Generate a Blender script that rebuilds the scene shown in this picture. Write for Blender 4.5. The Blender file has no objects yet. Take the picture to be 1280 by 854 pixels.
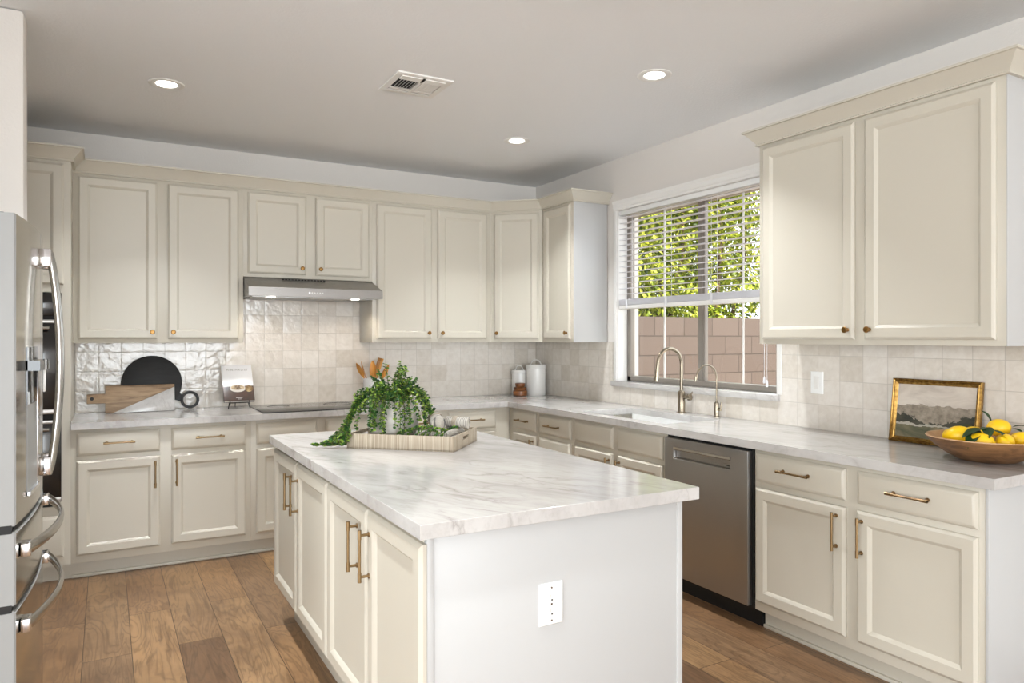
import bpy, bmesh, math, random
from mathutils import Vector, Matrix
random.seed(7)
S = bpy.context.scene
COL = S.collection
PI = math.pi

# ------------------------------------------------------------------ camera, world, lights, exposure
cam_d = bpy.data.cameras.new('camera'); cam = bpy.data.objects.new('camera', cam_d); COL.objects.link(cam)
cam.location = (-3.3305, -5.4639, 1.4049)
cam.rotation_euler = (PI/2, 0, -0.5142)
cam_d.sensor_width = 36.0; cam_d.lens = 898.4/1280*36.0
cam_d.shift_y = -4.68/1280
cam_d.clip_start = 0.05
S.camera = cam
S.view_settings.view_transform = 'Standard'; S.view_settings.look = 'None'
S.view_settings.gamma = 1.0; S.view_settings.use_curve_mapping = False
S.view_settings.exposure = 0.54

w = bpy.data.worlds.new('sky'); S.world = w; w.use_nodes = True
bg = w.node_tree.nodes['Background']
bg.inputs[0].default_value = (0.92, 0.96, 1.0, 1); bg.inputs[1].default_value = 2.3

def area_light(name, loc, rot, sx, sy, power, color):
    d = bpy.data.lights.new(name, 'AREA'); d.shape = 'RECTANGLE'; d.size = sx; d.size_y = sy
    d.energy = power; d.color = color
    o = bpy.data.objects.new(name, d); COL.objects.link(o); o.location = loc; o.rotation_euler = rot
    return o
# daylight through the glazed rear side of the room and the open family room on the left
area_light('rear_daylight', (-3.4, -15.8, 1.45), (PI/2, 0, 0), 7.0, 2.5, 440, (0.90, 0.96, 1.0))
area_light('side_daylight', (-7.2, -6.0, 1.45), (PI/2, 0, -PI/2), 5.0, 2.3, 175, (0.90, 0.96, 1.0))
sun_d = bpy.data.lights.new('sun', 'SUN'); sun_d.energy = 9; sun_d.angle = 0.01; sun_d.color = (1.0, 0.95, 0.84)
sun = bpy.data.objects.new('sun', sun_d); COL.objects.link(sun)
sun.rotation_euler = Vector((0.42, 0.5, -1.0)).to_track_quat('-Z', 'Y').to_euler()

# ------------------------------------------------------------------ materials
def lin(r, g, b):
    f = lambda c: (c/255/12.92) if c/255 <= 0.04045 else ((c/255+0.055)/1.055)**2.4
    return (f(r), f(g), f(b), 1.0)

def mat(name, col, rough=0.5, metal=0.0, **kw):
    m = bpy.data.materials.new(name); m.use_nodes = True
    b = m.node_tree.nodes['Principled BSDF']
    b.inputs['Base Color'].default_value = col if len(col) == 4 else (*col, 1)
    b.inputs['Roughness'].default_value = rough; b.inputs['Metallic'].default_value = metal
    for k, v in kw.items(): b.inputs[k.replace('_', ' ')].default_value = v
    return m

class NT:
    """small helper for node trees"""
    def __init__(s, m): s.m = m; s.t = m.node_tree; s.n = s.t.nodes; s.l = s.t.links; s.b = s.n['Principled BSDF']
    def new(s, typ, **kw):
        x = s.n.new('ShaderNode'+typ)
        for k, v in kw.items(): setattr(x, k, v)
        return x
    def link(s, a, b): s.l.new(a, b)
    def coords(s, scale=(1,1,1), rot=(0,0,0), loc=(0,0,0)):
        c = s.new('TexCoord'); mp = s.new('Mapping')
        mp.inputs['Scale'].default_value = scale; mp.inputs['Rotation'].default_value = rot; mp.inputs['Location'].default_value = loc
        s.link(c.outputs['Object'], mp.inputs['Vector']); return mp.outputs['Vector']
    def noise(s, vec, scale, detail=4, rough=0.55, dist=0.0):
        x = s.new('TexNoise'); x.inputs['Scale'].default_value = scale; x.inputs['Detail'].default_value = detail
        x.inputs['Roughness'].default_value = rough; x.inputs['Distortion'].default_value = dist
        if vec is not None: s.link(vec, x.inputs['Vector'])
        return x.outputs['Fac']
    def math(s, op, a, b=None, c=None):
        x = s.new('Math', operation=op)
        for i, v in enumerate((a, b, c)):
            if v is None: continue
            if isinstance(v, (int, float)): x.inputs[i].default_value = v
            else: s.link(v, x.inputs[i])
        return x.outputs[0]
    def ramp(s, fac, stops):
        x = s.new('ValToRGB'); cr = x.color_ramp
        while len(cr.elements) < len(stops): cr.elements.new(0.5)
        for e, (p, c) in zip(cr.elements, stops): e.position = p; e.color = c
        s.link(fac, x.inputs[0]); return x.outputs['Color']
    def mix(s, fac, a, b, mode='MIX'):
        x = s.new('Mix', data_type='RGBA', blend_type=mode)
        for sock, v in ((x.inputs['Factor'], fac), (x.inputs[6], a), (x.inputs[7], b)):
            if isinstance(v, (int, float)): sock.default_value = v
            elif isinstance(v, tuple): sock.default_value = v
            else: s.link(v, sock)
        return x.outputs[2]
    def bump(s, h, strength=0.2, dist=0.01):
        x = s.new('Bump'); x.inputs['Strength'].default_value = strength; x.inputs['Distance'].default_value = dist
        s.link(h, x.inputs['Height']); s.link(x.outputs[0], s.b.inputs['Normal']); return x
    def color(s, c): s.link(c, s.b.inputs['Base Color'])

def paint(name, col, rough, bump_scale=0, bump=0.0):
    m = mat(name, col, rough); t = NT(m)
    if bump_scale:
        v = t.coords(); h = t.noise(v, bump_scale, 3, 0.6); t.bump(h, bump, 0.004)
    return m

M = {}
M['cabinet'] = paint('cabinet_paint', lin(200, 194, 180), 0.38, 40, 0.03)
M['panel'] = paint('cabinet_paint_daylit', lin(190, 190, 189), 0.36, 40, 0.03)  # cabinet cream again, cool daylight on the end panels put into its colour
M['wall'] = paint('wall_paint', lin(221, 216, 210), 0.75, 90, 0.25)
M['ceiling'] = paint('ceiling_paint', lin(238, 239, 240), 0.85, 70, 0.4)
M['trim'] = mat('trim_white', lin(232, 230, 226), 0.4)
M['white_plastic'] = mat('white_plastic', lin(238, 238, 236), 0.35)
M['dark'] = mat('dark_gap', lin(16, 15, 14), 0.6)
M['black_glass'] = mat('black_glass', lin(12, 12, 13), 0.08)
M['burner'] = mat('burner_print', lin(48, 47, 46), 0.2)
M['brass'] = mat('brushed_brass', lin(152, 128, 94), 0.34, 1.0)
M['knob'] = mat('aged_brass', lin(140, 106, 62), 0.35, 1.0)
M['chrome'] = mat('chrome', lin(225, 226, 230), 0.08, 1.0)
M['black_metal'] = mat('black_iron', lin(25, 24, 23), 0.45, 0.6)
M['ceramic'] = mat('white_enamel', lin(232, 231, 228), 0.22)
M['sink'] = mat('sink_white', lin(240, 240, 238), 0.25)
M['frame_metal'] = mat('bronze_window_frame', lin(140, 133, 125), 0.45, 0.25)
M['cord'] = mat('white_cord', lin(225, 225, 228), 0.6)

def steel(name, col, rough, axis):
    m = mat(name, col, rough, 1.0); t = NT(m)
    sc = [4, 4, 4]; sc[axis] = 260
    h = t.noise(t.coords(tuple(sc)), 1.0, 3)
    r = t.math('MULTIPLY_ADD', h, 0.16, rough-0.08); t.link(r, t.b.inputs['Roughness'])
    return m
M['steel'] = steel('brushed_steel', lin(158, 155, 152), 0.3, 2)
M['steel_dark'] = steel('dark_brushed_steel', lin(166, 164, 162), 0.4, 1)
M['steel_front'] = steel('polished_steel_front', lin(176, 170, 160), 0.13, 2)
M['bar'] = mat('satin_bar', lin(186, 184, 180), 0.22, 1.0)
M['fridge_side'] = paint('grey_side_panel', lin(146, 146, 144), 0.45, 160, 0.05)
M['faucet'] = mat('brushed_nickel_brass', lin(156, 145, 128), 0.26, 1.0)

def marble(name, rot, vein=0.7):
    """quartzite; veins run along the direction rot in plan"""
    m = mat(name, lin(226, 223, 219), 0.12); t = NT(m)
    def stretched(sc):
        a = t.coords((1,1,1), (0, 0, -rot)); mp = t.new('Mapping'); mp.inputs['Scale'].default_value = sc; t.link(a, mp.inputs['Vector']); return mp.outputs['Vector']
    v = stretched((0.8, 2.4, 1.6))
    cloud = t.noise(v, 1.6, 6, 0.62, 0.5)
    base = t.ramp(cloud, [(0.30, lin(172, 168, 165)), (0.5, lin(194, 191, 188)), (0.7, lin(204, 202, 199))])
    c = base
    for sc, wdt, g0, off in ((1.5, 0.010, 0.46, 0.0), (3.4, 0.013, 0.52, 3.7)):
        mv = t.new('Mapping'); mv.inputs['Location'].default_value = (off, off*0.7, 0); t.link(v, mv.inputs['Vector'])
        n = t.noise(mv.outputs['Vector'], sc, 8, 0.55, 0.7)
        d = t.math('ABSOLUTE', t.math('SUBTRACT', n, 0.5))
        vf = t.ramp(d, [(0.0, (1,1,1,1)), (wdt*0.5, (0.55,0.55,0.55,1)), (wdt*3, (0,0,0,1))])
        gate = t.ramp(t.noise(t.coords((1,1,1), (0,0,0), (off,0,0)), 2.2, 3), [(g0, (0,0,0,1)), (g0+0.2, (1,1,1,1))])
        c = t.mix(t.math('MULTIPLY', t.math('MULTIPLY', vf, gate), vein), c, lin(128, 118, 114))
    fine = t.noise(stretched((5, 22, 16)), 2.0, 6, 0.7)
    c = t.mix(t.math('MULTIPLY', t.ramp(fine, [(0.5, (0,0,0,1)), (0.75, (1,1,1,1))]), 0.4), c, lin(158, 152, 147))
    t.color(c); return m
M['marble'] = marble('quartzite_island', -1.15, 0.8)
M['marble_run'] = marble('quartzite_run', -1.35, 0.55)
M['marble_board'] = marble('white_marble', 0.9, 0.6)

def tile(name, axis, off):
    """zellige: per tile tone and tilt, hair-thin joints"""
    m = mat(name, lin(214, 208, 199), 0.2); t = NT(m)
    c = t.new('TexCoord'); sp = t.new('SeparateXYZ'); t.link(c.outputs['Object'], sp.inputs[0])
    P = 0.1315; R = 0.131
    u = t.math('DIVIDE', t.math('SUBTRACT', sp.outputs[axis], off), P)
    v = t.math('DIVIDE', t.math('SUBTRACT', sp.outputs[2], 0.916), R)
    iu, iv = t.math('FLOOR', u), t.math('FLOOR', v)
    fu, fv = t.math('FRACT', u), t.math('FRACT', v)
    cb = t.new('CombineXYZ'); t.link(iu, cb.inputs[0]); t.link(iv, cb.inputs[1])
    wn = t.new('TexWhiteNoise', noise_dimensions='3D'); t.link(cb.outputs[0], wn.inputs['Vector'])
    tone = t.ramp(wn.outputs['Value'], [(0.0, lin(203, 196, 186)), (0.45, lin(213, 207, 199)), (0.8, lin(219, 214, 207)), (1.0, lin(208, 200, 190))])
    cloud = t.noise(c.outputs['Object'], 26, 4, 0.6, 0.4)
    tone = t.mix(0.55, tone, t.ramp(cloud, [(0.3, lin(186, 178, 168)), (0.7, lin(232, 228, 222))]), 'SOFT_LIGHT')
    eu = t.math('SUBTRACT', 0.5, t.math('ABSOLUTE', t.math('SUBTRACT', fu, 0.5)))
    ev = t.math('SUBTRACT', 0.5, t.math('ABSOLUTE', t.math('SUBTRACT', fv, 0.5)))
    e = t.math('MINIMUM', eu, ev)
    g = t.ramp(e, [(0.006, (1,1,1,1)), (0.015, (0,0,0,1))])
    col = t.mix(g, tone, lin(188, 181, 171)); t.color(col)
    rg = t.math('MULTIPLY_ADD', g, 0.6, 0.10); t.link(rg, t.b.inputs['Roughness'])
    # surface: pillowed edge, waviness, and a small tilt per tile
    sx = t.new('SeparateColor'); t.link(wn.outputs['Color'], sx.inputs[0])
    tilt = t.math('ADD', t.math('MULTIPLY', t.math('SUBTRACT', sx.outputs[0], 0.5), fu), t.math('MULTIPLY', t.math('SUBTRACT', sx.outputs[1], 0.5), fv))
    wave = t.noise(c.outputs['Object'], 17, 2, 0.5, 0.3)
    fine = t.noise(c.outputs['Object'], 70, 2, 0.5)
    edge = t.math('MINIMUM', t.math('MULTIPLY', e, 14.0), 1.0)
    h = t.math('ADD', t.math('ADD', t.math('MULTIPLY', tilt, 0.6), t.math('MULTIPLY', wave, 1.6)), t.math('ADD', t.math('MULTIPLY', fine, 0.22), t.math('MULTIPLY', edge, 0.16)))
    t.bump(h, 0.55, 0.004)
    return m
M['tile_back'] = tile('zellige_back', 0, -2.454)
M['tile_right'] = tile('zellige_right', 1, -2.917)

def wood_floor():
    m = mat('oak_floor', lin(150, 112, 76), 0.34); t = NT(m)
    c = t.new('TexCoord'); sp = t.new('SeparateXYZ'); t.link(c.outputs['Object'], sp.inputs[0])
    cb = t.new('CombineXYZ'); t.link(sp.outputs[1], cb.inputs[0]); t.link(sp.outputs[0], cb.inputs[1])
    br = t.new('TexBrick'); br.offset = 0.37; br.offset_frequency = 2; br.squash = 1
    t.link(cb.outputs[0], br.inputs['Vector'])
    br.inputs['Color1'].default_value = (0,0,0,1); br.inputs['Color2'].default_value = (1,1,1,1); br.inputs['Mortar'].default_value = (0.5,0.5,0.5,1)
    br.inputs['Scale'].default_value = 1.0; br.inputs['Mortar Size'].default_value = 0.0016; br.inputs['Mortar Smooth'].default_value = 0.2
    br.inputs['Brick Width'].default_value = 1.35; br.inputs['Row Height'].default_value = 0.19; br.inputs['Bias'].default_value = 0.0
    sc = t.new('SeparateColor'); t.link(br.outputs['Color'], sc.inputs[0]); r = sc.outputs[0]
    tone = t.ramp(r, [(0.0, lin(112, 84, 60)), (0.3, lin(146, 112, 80)), (0.6, lin(170, 134, 94)), (1.0, lin(132, 104, 78))])
    g = t.new('CombineXYZ'); t.link(t.math('MULTIPLY', sp.outputs[0], 34), g.inputs[0]); t.link(t.math('MULTIPLY', sp.outputs[1], 2.6), g.inputs[1]); t.link(t.math('MULTIPLY', r, 19), g.inputs[2])
    n = t.noise(g.outputs[0], 1.0, 7, 0.62, 0.9)
    g2 = t.new('CombineXYZ'); t.link(t.math('MULTIPLY', sp.outputs[0], 8), g2.inputs[0]); t.link(t.math('MULTIPLY', sp.outputs[1], 1.3), g2.inputs[1]); t.link(t.math('MULTIPLY', r, 31), g2.inputs[2])
    big = t.noise(g2.outputs[0], 1.0, 3, 0.5, 0.6)
    rings = t.math('FRACT', t.math('MULTIPLY', big, 14.0))
    ringl = t.ramp(rings, [(0.0, (0.5,0.49,0.48,1)), (0.3, (1,1,1,1)), (0.8, (1,1,1,1)), (1.0, (0.5,0.49,0.48,1))])
    col = t.mix(0.8, tone, t.ramp(n, [(0.3, (0.50,0.46,0.42,1)), (0.52, (1,1,1,1)), (0.75, (1.12,1.1,1.06,1))]), 'MULTIPLY')
    col = t.mix(0.6, col, ringl, 'MULTIPLY')
    blot = t.noise(c.outputs['Object'], 3.3, 4, 0.6)
    col = t.mix(t.ramp(blot, [(0.35, (0.45,0.45,0.45,1)), (0.6, (0,0,0,1))]), col, lin(92, 66, 46))
    col = t.mix(br.outputs['Fac'], col, lin(62, 44, 32)); t.color(col)
    hb = t.math('SUBTRACT', t.math('MULTIPLY', n, 0.3), t.math('MULTIPLY', br.outputs['Fac'], 1.0)); t.bump(hb, 0.25, 0.003)
    rg = t.math('MULTIPLY_ADD', n, 0.15, 0.27); t.link(rg, t.b.inputs['Roughness'])
    return m
M['floor'] = wood_floor()

def wood(name, c1, c2, scale=(4, 40, 40), rough=0.5):
    m = mat(name, c1, rough); t = NT(m)
    n = t.noise(t.coords(scale), 1.0, 6, 0.62, 1.0)
    t.color(t.ramp(n, [(0.3, c1), (0.7, c2)])); t.bump(n, 0.15, 0.002); return m
M['board_wood'] = wood('weathered_board', lin(112, 88, 66), lin(176, 148, 116), (5, 30, 42))
M['board_black'] = wood('black_board', lin(14, 14, 15), lin(32, 32, 33), (4, 30, 40), 0.55)
M['utensil'] = wood('honey_wood', lin(186, 120, 44), lin(222, 164, 84), (30, 30, 5), 0.45)
M['jar_wood'] = wood('brown_wood', lin(92, 52, 24), lin(150, 92, 46), (6, 6, 60), 0.35)
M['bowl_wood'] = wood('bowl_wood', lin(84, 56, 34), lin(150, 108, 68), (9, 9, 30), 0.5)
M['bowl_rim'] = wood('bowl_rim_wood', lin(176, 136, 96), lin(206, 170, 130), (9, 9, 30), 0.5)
M['tray'] = wood('woven_grass', lin(122, 106, 86), lin(196, 184, 164), (260, 260, 3), 0.75)

def foliage(name, c1, c2, c3, trans):
    m = mat(name, c2, 0.5); t = NT(m)
    gm = t.new('NewGeometry')
    c = t.ramp(gm.outputs['Random Per Island'], [(0.0, c1), (0.5, c2), (1.0, c3)]); t.color(c)
    tr = t.new('BsdfTranslucent'); t.link(c, tr.inputs[0])
    mx = t.new('MixShader'); mx.inputs[0].default_value = trans
    out = t.n['Material Output']; t.link(t.b.outputs[0], mx.inputs[1]); t.link(tr.outputs[0], mx.inputs[2]); t.link(mx.outputs[0], out.inputs[0])
    return m
M['hedge'] = foliage('hedge_leaf', lin(44, 66, 18), lin(140, 156, 40), lin(224, 222, 96), 0.35)
M['plant_leaf'] = foliage('trailing_leaf', lin(28, 60, 32), lin(60, 106, 44), lin(160, 188, 70), 0.22)
M['lemon_leaf'] = foliage('lemon_leaf', lin(24, 48, 26), lin(40, 70, 34), lin(58, 88, 42), 0.1)
M['bark'] = wood('bark', lin(78, 62, 48), lin(120, 98, 78), (20, 20, 4), 0.9)
M['stem'] = mat('green_stem', lin(92, 96, 54), 0.6)

m = mat('lemon_peel', lin(246, 200, 22), 0.38); t = NT(m); t.bump(t.noise(t.coords(), 160, 2), 0.18, 0.002); M['lemon'] = m
m = mat('gilt_frame', lin(176, 132, 52), 0.34, 0.85); t = NT(m)
n = t.noise(t.coords(), 60, 4); t.color(t.ramp(n, [(0.3, lin(112, 80, 34)), (0.7, lin(176, 140, 76))])); M['gilt'] = m
m = mat('matte_stone_pot', lin(214, 209, 202), 0.6); t = NT(m)
n = t.noise(t.coords(), 14, 5, 0.6); t.color(t.ramp(n, [(0.3, lin(168, 160, 150)), (0.6, lin(198, 193, 186))])); t.bump(n, 0.2, 0.003); M['pot'] = m
m = mat('striped_linen', lin(206, 200, 190), 0.85); t = NT(m)
n = t.new('TexWave', bands_direction='X'); n.inputs['Scale'].default_value = 34; n.inputs['Distortion'].default_value = 1.0
t.link(t.coords(), n.inputs['Vector']); t.color(t.ramp(n.outputs['Fac'], [(0.0, lin(92, 90, 90)), (0.22, lin(176, 170, 160)), (1.0, lin(188, 182, 172))])); M['linen'] = m
M['linen_plain'] = mat('plain_linen', lin(205, 196, 182), 0.85)
M['ring'] = wood('napkin_ring_wood', lin(128, 118, 104), lin(176, 164, 146), (60, 60, 60), 0.6)
m = mat('lamp_glow', (1, 1, 1, 1), 0.5); b = m.node_tree.nodes['Principled BSDF']
b.inputs['Emission Color'].default_value = (1.0, 0.95, 0.88, 1); b.inputs['Emission Strength'].default_value = 6.0; M['glow'] = m

def block_wall():
    m = mat('concrete_block', lin(190, 160, 140), 0.9); t = NT(m)
    c = t.new('TexCoord'); sp = t.new('SeparateXYZ'); t.link(c.outputs['Object'], sp.inputs[0])
    cb = t.new('CombineXYZ'); t.link(sp.outputs[0], cb.inputs[0]); t.link(sp.outputs[2], cb.inputs[1])
    br = t.new('TexBrick'); br.offset = 0.5; t.link(cb.outputs[0], br.inputs['Vector'])
    br.inputs['Scale'].default_value = 1.0; br.inputs['Brick Width'].default_value = 0.4064; br.inputs['Row Height'].default_value = 0.2032
    br.inputs['Mortar Size'].default_value = 0.006; br.inputs['Mortar Smooth'].default_value = 0.2
    br.inputs['Color1'].default_value = lin(92, 79, 72); br.inputs['Color2'].default_value = lin(100, 87, 80); br.inputs['Mortar'].default_value = lin(70, 60, 54)
    n = t.noise(c.outputs['Object'], 60, 4, 0.7)
    t.color(t.mix(0.3, br.outputs['Color'], t.ramp(n, [(0.3, (0.6,0.6,0.6,1)), (0.7, (1,1,1,1))]), 'MULTIPLY'))
    t.bump(t.math('SUBTRACT', t.math('MULTIPLY', n, 0.3), br.outputs['Fac']), 0.5, 0.01); return m
M['block'] = block_wall()
M['ground'] = paint('gravel', lin(170, 150, 126), 0.95, 60, 0.6)

def glass_pane():
    m = bpy.data.materials.new('window_glass'); m.use_nodes = True; t = m.node_tree
    t.nodes.clear(); out = t.nodes.new('ShaderNodeOutputMaterial'); mx = t.nodes.new('ShaderNodeMixShader')
    a = t.nodes.new('ShaderNodeBsdfTransparent'); g = t.nodes.new('ShaderNodeBsdfGlossy'); f = t.nodes.new('ShaderNodeFresnel')
    a.inputs[0].default_value = (0.96, 0.97, 0.97, 1)
    g.inputs['Roughness'].default_value = 0.02; f.inputs[0].default_value = 1.35
    gm = t.nodes.new('ShaderNodeNewGeometry'); k1 = t.nodes.new('ShaderNodeMath'); k1.operation = 'SUBTRACT'; k1.inputs[0].default_value = 1.0; t.links.new(gm.outputs['Backfacing'], k1.inputs[1]); k2 = t.nodes.new('ShaderNodeMath'); k2.operation = 'MULTIPLY'; t.links.new(k1.outputs[0], k2.inputs[0]); t.links.new(f.outputs[0], k2.inputs[1]); t.links.new(k2.outputs[0], mx.inputs[0]); t.links.new(a.outputs[0], mx.inputs[1]); t.links.new(g.outputs[0], mx.inputs[2]); t.links.new(mx.outputs[0], out.inputs[0])
    return m
M['glass'] = glass_pane()

# ------------------------------------------------------------------ mesh helpers
class MB:
    """collects shapes into one bmesh"""
    def __init__(s): s.b = bmesh.new()
    def _merge(s, t, mtx=None):
        if mtx is not None: bmesh.ops.transform(t, matrix=mtx, verts=t.verts)
        vm = {v: s.b.verts.new(v.co) for v in t.verts}
        for f in t.faces:
            try: nf = s.b.faces.new([vm[v] for v in f.verts]); nf.material_index = f.material_index
            except ValueError: pass
        t.free(); return s
    def box(s, x0, x1, y0, y1, z0, z1, bev=0.0, seg=2, mtx=None):
        t = bmesh.new(); bmesh.ops.create_cube(t, size=1)
        for v in t.verts: v.co = Vector(((x0+x1)/2+v.co.x*(x1-x0), (y0+y1)/2+v.co.y*(y1-y0), (z0+z1)/2+v.co.z*(z1-z0)))
        if bev: bmesh.ops.bevel(t, geom=list(t.edges), offset=bev, segments=seg, profile=0.5, affect='EDGES')
        return s._merge(t, mtx)
    def rings(s, x0, x1, z0, z1, prof, mtx=None):
        """panel facing -y: concentric rectangles (inset, y)"""
        t = bmesh.new(); loops = []
        for ins, y in prof:
            loops.append([t.verts.new((x, y, z)) for x, z in ((x0+ins, z0+ins), (x1-ins, z0+ins), (x1-ins, z1-ins), (x0+ins, z1-ins))])
        t.faces.new(loops[0][::-1])
        for a, c in zip(loops, loops[1:]):
            for i in range(4): t.faces.new((a[i], a[(i+1) % 4], c[(i+1) % 4], c[i]))
        t.faces.new(loops[-1]); return s._merge(t, mtx)
    def prism(s, poly, z0, z1, bev=0.0, mtx=None):
        t = bmesh.new(); vs = [t.verts.new((x, y, z0)) for x, y in poly]; f = t.faces.new(vs)
        r = bmesh.ops.extrude_face_region(t, geom=[f])
        for v in r['geom']:
            if isinstance(v, bmesh.types.BMVert): v.co.z = z1
        bmesh.ops.recalc_face_normals(t, faces=t.faces)
        if bev: bmesh.ops.bevel(t, geom=list(t.edges), offset=bev, segments=2, profile=0.5, affect='EDGES')
        return s._merge(t, mtx)
    def grid(s, us, vs, inside, w0, w1, fmap=None, bev=0.0):
        """slab made of the cells of a grid; fmap maps (u,v,w) to xyz"""
        t = bmesh.new(); V = {}
        def g(i, j):
            if (i, j) not in V: V[i, j] = t.verts.new((us[i], vs[j], w0))
            return V[i, j]
        fs = [t.faces.new((g(i,j), g(i+1,j), g(i+1,j+1), g(i,j+1))) for i in range(len(us)-1) for j in range(len(vs)-1) if inside((us[i]+us[i+1])/2, (vs[j]+vs[j+1])/2)]
        r = bmesh.ops.extrude_face_region(t, geom=fs)
        for v in r['geom']:
            if isinstance(v, bmesh.types.BMVert): v.co.z = w1
        bmesh.ops.recalc_face_normals(t, faces=t.faces)
        if bev:
            ed = [e for e in t.edges if len(e.link_faces) == 2 and e.calc_face_angle(0) > 1.0]
            bmesh.ops.bevel(t, geom=ed, offset=bev, segments=2, profile=0.5, affect='EDGES')
        if fmap:
            for v in t.verts: v.co = Vector(fmap(*v.co))
            bmesh.ops.recalc_face_normals(t, faces=t.faces)
        return s._merge(t)
    def tube(s, pts, r, n=10, cap=True, flat=None):
        """round (or flat: (a,b) ellipse) tube along points; r may be a list"""
        P = [Vector(p) for p in pts]; t = bmesh.new(); rs = r if isinstance(r, (list, tuple)) else [r]*len(P); L = []
        d0 = (P[1]-P[0]).normalized(); up = Vector((0,0,1)) if abs(d0.z) < 0.9 else Vector((1,0,0)); a = d0.cross(up).normalized()
        for i, p in enumerate(P):
            d = (P[min(i+1, len(P)-1)]-P[max(i-1, 0)]).normalized()
            a = (a-d*a.dot(d)).normalized(); c = d.cross(a)
            k = flat or (1, 1)
            L.append([t.verts.new(p+rs[i]*(k[0]*a*math.cos(2*PI*j/n)+k[1]*c*math.sin(2*PI*j/n))) for j in range(n)])
        for A, B in zip(L, L[1:]):
            for j in range(n): t.faces.new((A[j], A[(j+1) % n], B[(j+1) % n], B[j]))
        if cap: t.faces.new(L[0][::-1]); t.faces.new(L[-1])
        bmesh.ops.recalc_face_normals(t, faces=t.faces)
        return s._merge(t)
    def lathe(s, prof, n=32, mtx=None, cap=True):
        t = bmesh.new(); L = []
        for r, z in prof:
            L.append([t.verts.new((r*math.cos(2*PI*j/n), r*math.sin(2*PI*j/n), z)) for j in range(n)] if r > 1e-6 else [t.verts.new((0, 0, z))])
        for A, B in zip(L, L[1:]):
            for j in range(n):
                k = (j+1) % n
                if len(A) == 1 and len(B) > 1: t.faces.new((A[0], B[k], B[j]))
                elif len(B) == 1 and len(A) > 1: t.faces.new((A[j], A[k], B[0]))
                elif len(A) > 1: t.faces.new((A[j], A[k], B[k], B[j]))
        if cap and len(L[0]) > 1: t.faces.new(L[0][::-1])
        if cap and len(L[-1]) > 1: t.faces.new(L[-1])
        bmesh.ops.recalc_face_normals(t, faces=t.faces)
        return s._merge(t, mtx)
    def sweep(s, path, prof, close_profile=True):
        """sweep profile (d outward to the right of the path, z) along a 2D path with mitres"""
        t = bmesh.new(); n = len(path); P = [Vector(p) for p in path]; L = []
        nr = [Vector(((b-a).y, -(b-a).x)).normalized() for a, b in zip(P, P[1:])]
        for i, p in enumerate(P):
            if i == 0: m = nr[0]
            elif i == n-1: m = nr[-1]
            else: m = (nr[i-1]+nr[i])/(1+nr[i-1].dot(nr[i]))
            L.append([t.verts.new((p.x+m.x*d, p.y+m.y*d, z)) for d, z in prof])
        k = len(prof)
        for A, B in zip(L, L[1:]):
            for j in range(k): t.faces.new((A[j], A[(j+1) % k], B[(j+1) % k], B[j]))
        t.faces.new(L[0][::-1]); t.faces.new(L[-1]); bmesh.ops.recalc_face_normals(t, faces=t.faces)
        return s._merge(t)
    def leaf(s, c, d, nrm, ln, wd, fold=0.15, tip=0.5):
        """a small folded leaf, six-sided: base c, along d"""
        d = Vector(d).normalized(); nrm = Vector(nrm); sd = d.cross(nrm)
        sd = sd.normalized() if sd.length > 1e-5 else Vector((1,0,0)); up = sd.cross(d)
        c = Vector(c); b = s.b
        B = b.verts.new(c); T = b.verts.new(c+d*ln-up*ln*0.06); Mi = b.verts.new(c+d*ln*tip)
        L1 = b.verts.new(c+d*ln*0.3+sd*wd*0.42+up*wd*fold); L2 = b.verts.new(c+d*ln*0.7+sd*wd*0.42+up*wd*fold)
        R1 = b.verts.new(c+d*ln*0.3-sd*wd*0.42+up*wd*fold); R2 = b.verts.new(c+d*ln*0.7-sd*wd*0.42+up*wd*fold)
        b.faces.new((B, Mi, L1)); b.faces.new((L1, Mi, L2)); b.faces.new((L2, Mi, T))
        b.faces.new((B, R1, Mi)); b.faces.new((R1, R2, Mi)); b.faces.new((R2, T, Mi)); return s
    def build(s, name, m, parent=None, smooth=35):
        me = bpy.data.meshes.new(name); s.b.to_mesh(me); s.b.free()
        for x in (m if isinstance(m, (list, tuple)) else [m]): me.materials.append(x)
        if smooth:
            me.polygons.foreach_set('use_smooth', [True]*len(me.polygons)); me.set_sharp_from_angle(angle=math.radians(smooth))
        o = bpy.data.objects.new(name, me); COL.objects.link(o)
        if parent is not None: o.parent = parent
        return o

def tag(o, label, cat, group=None):
    o['label'] = label; o['category'] = cat
    if group: o['group'] = group
    return o
def thing(name, label, cat, loc=(0,0,0), rz=0.0, group=None):
    o = bpy.data.objects.new(name, None); COL.objects.link(o); o.location = loc; o.rotation_euler = (0,0,rz); o.empty_display_size = 0.05
    return tag(o, label, cat, group)
def struct(o, label=None):
    o['kind'] = 'structure'
    if label: o['label'] = label
    return o
def arc(c, r, a0, a1, n, f):
    return [f(c, r, a0+(a1-a0)*i/n) for i in range(n+1)]

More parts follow.
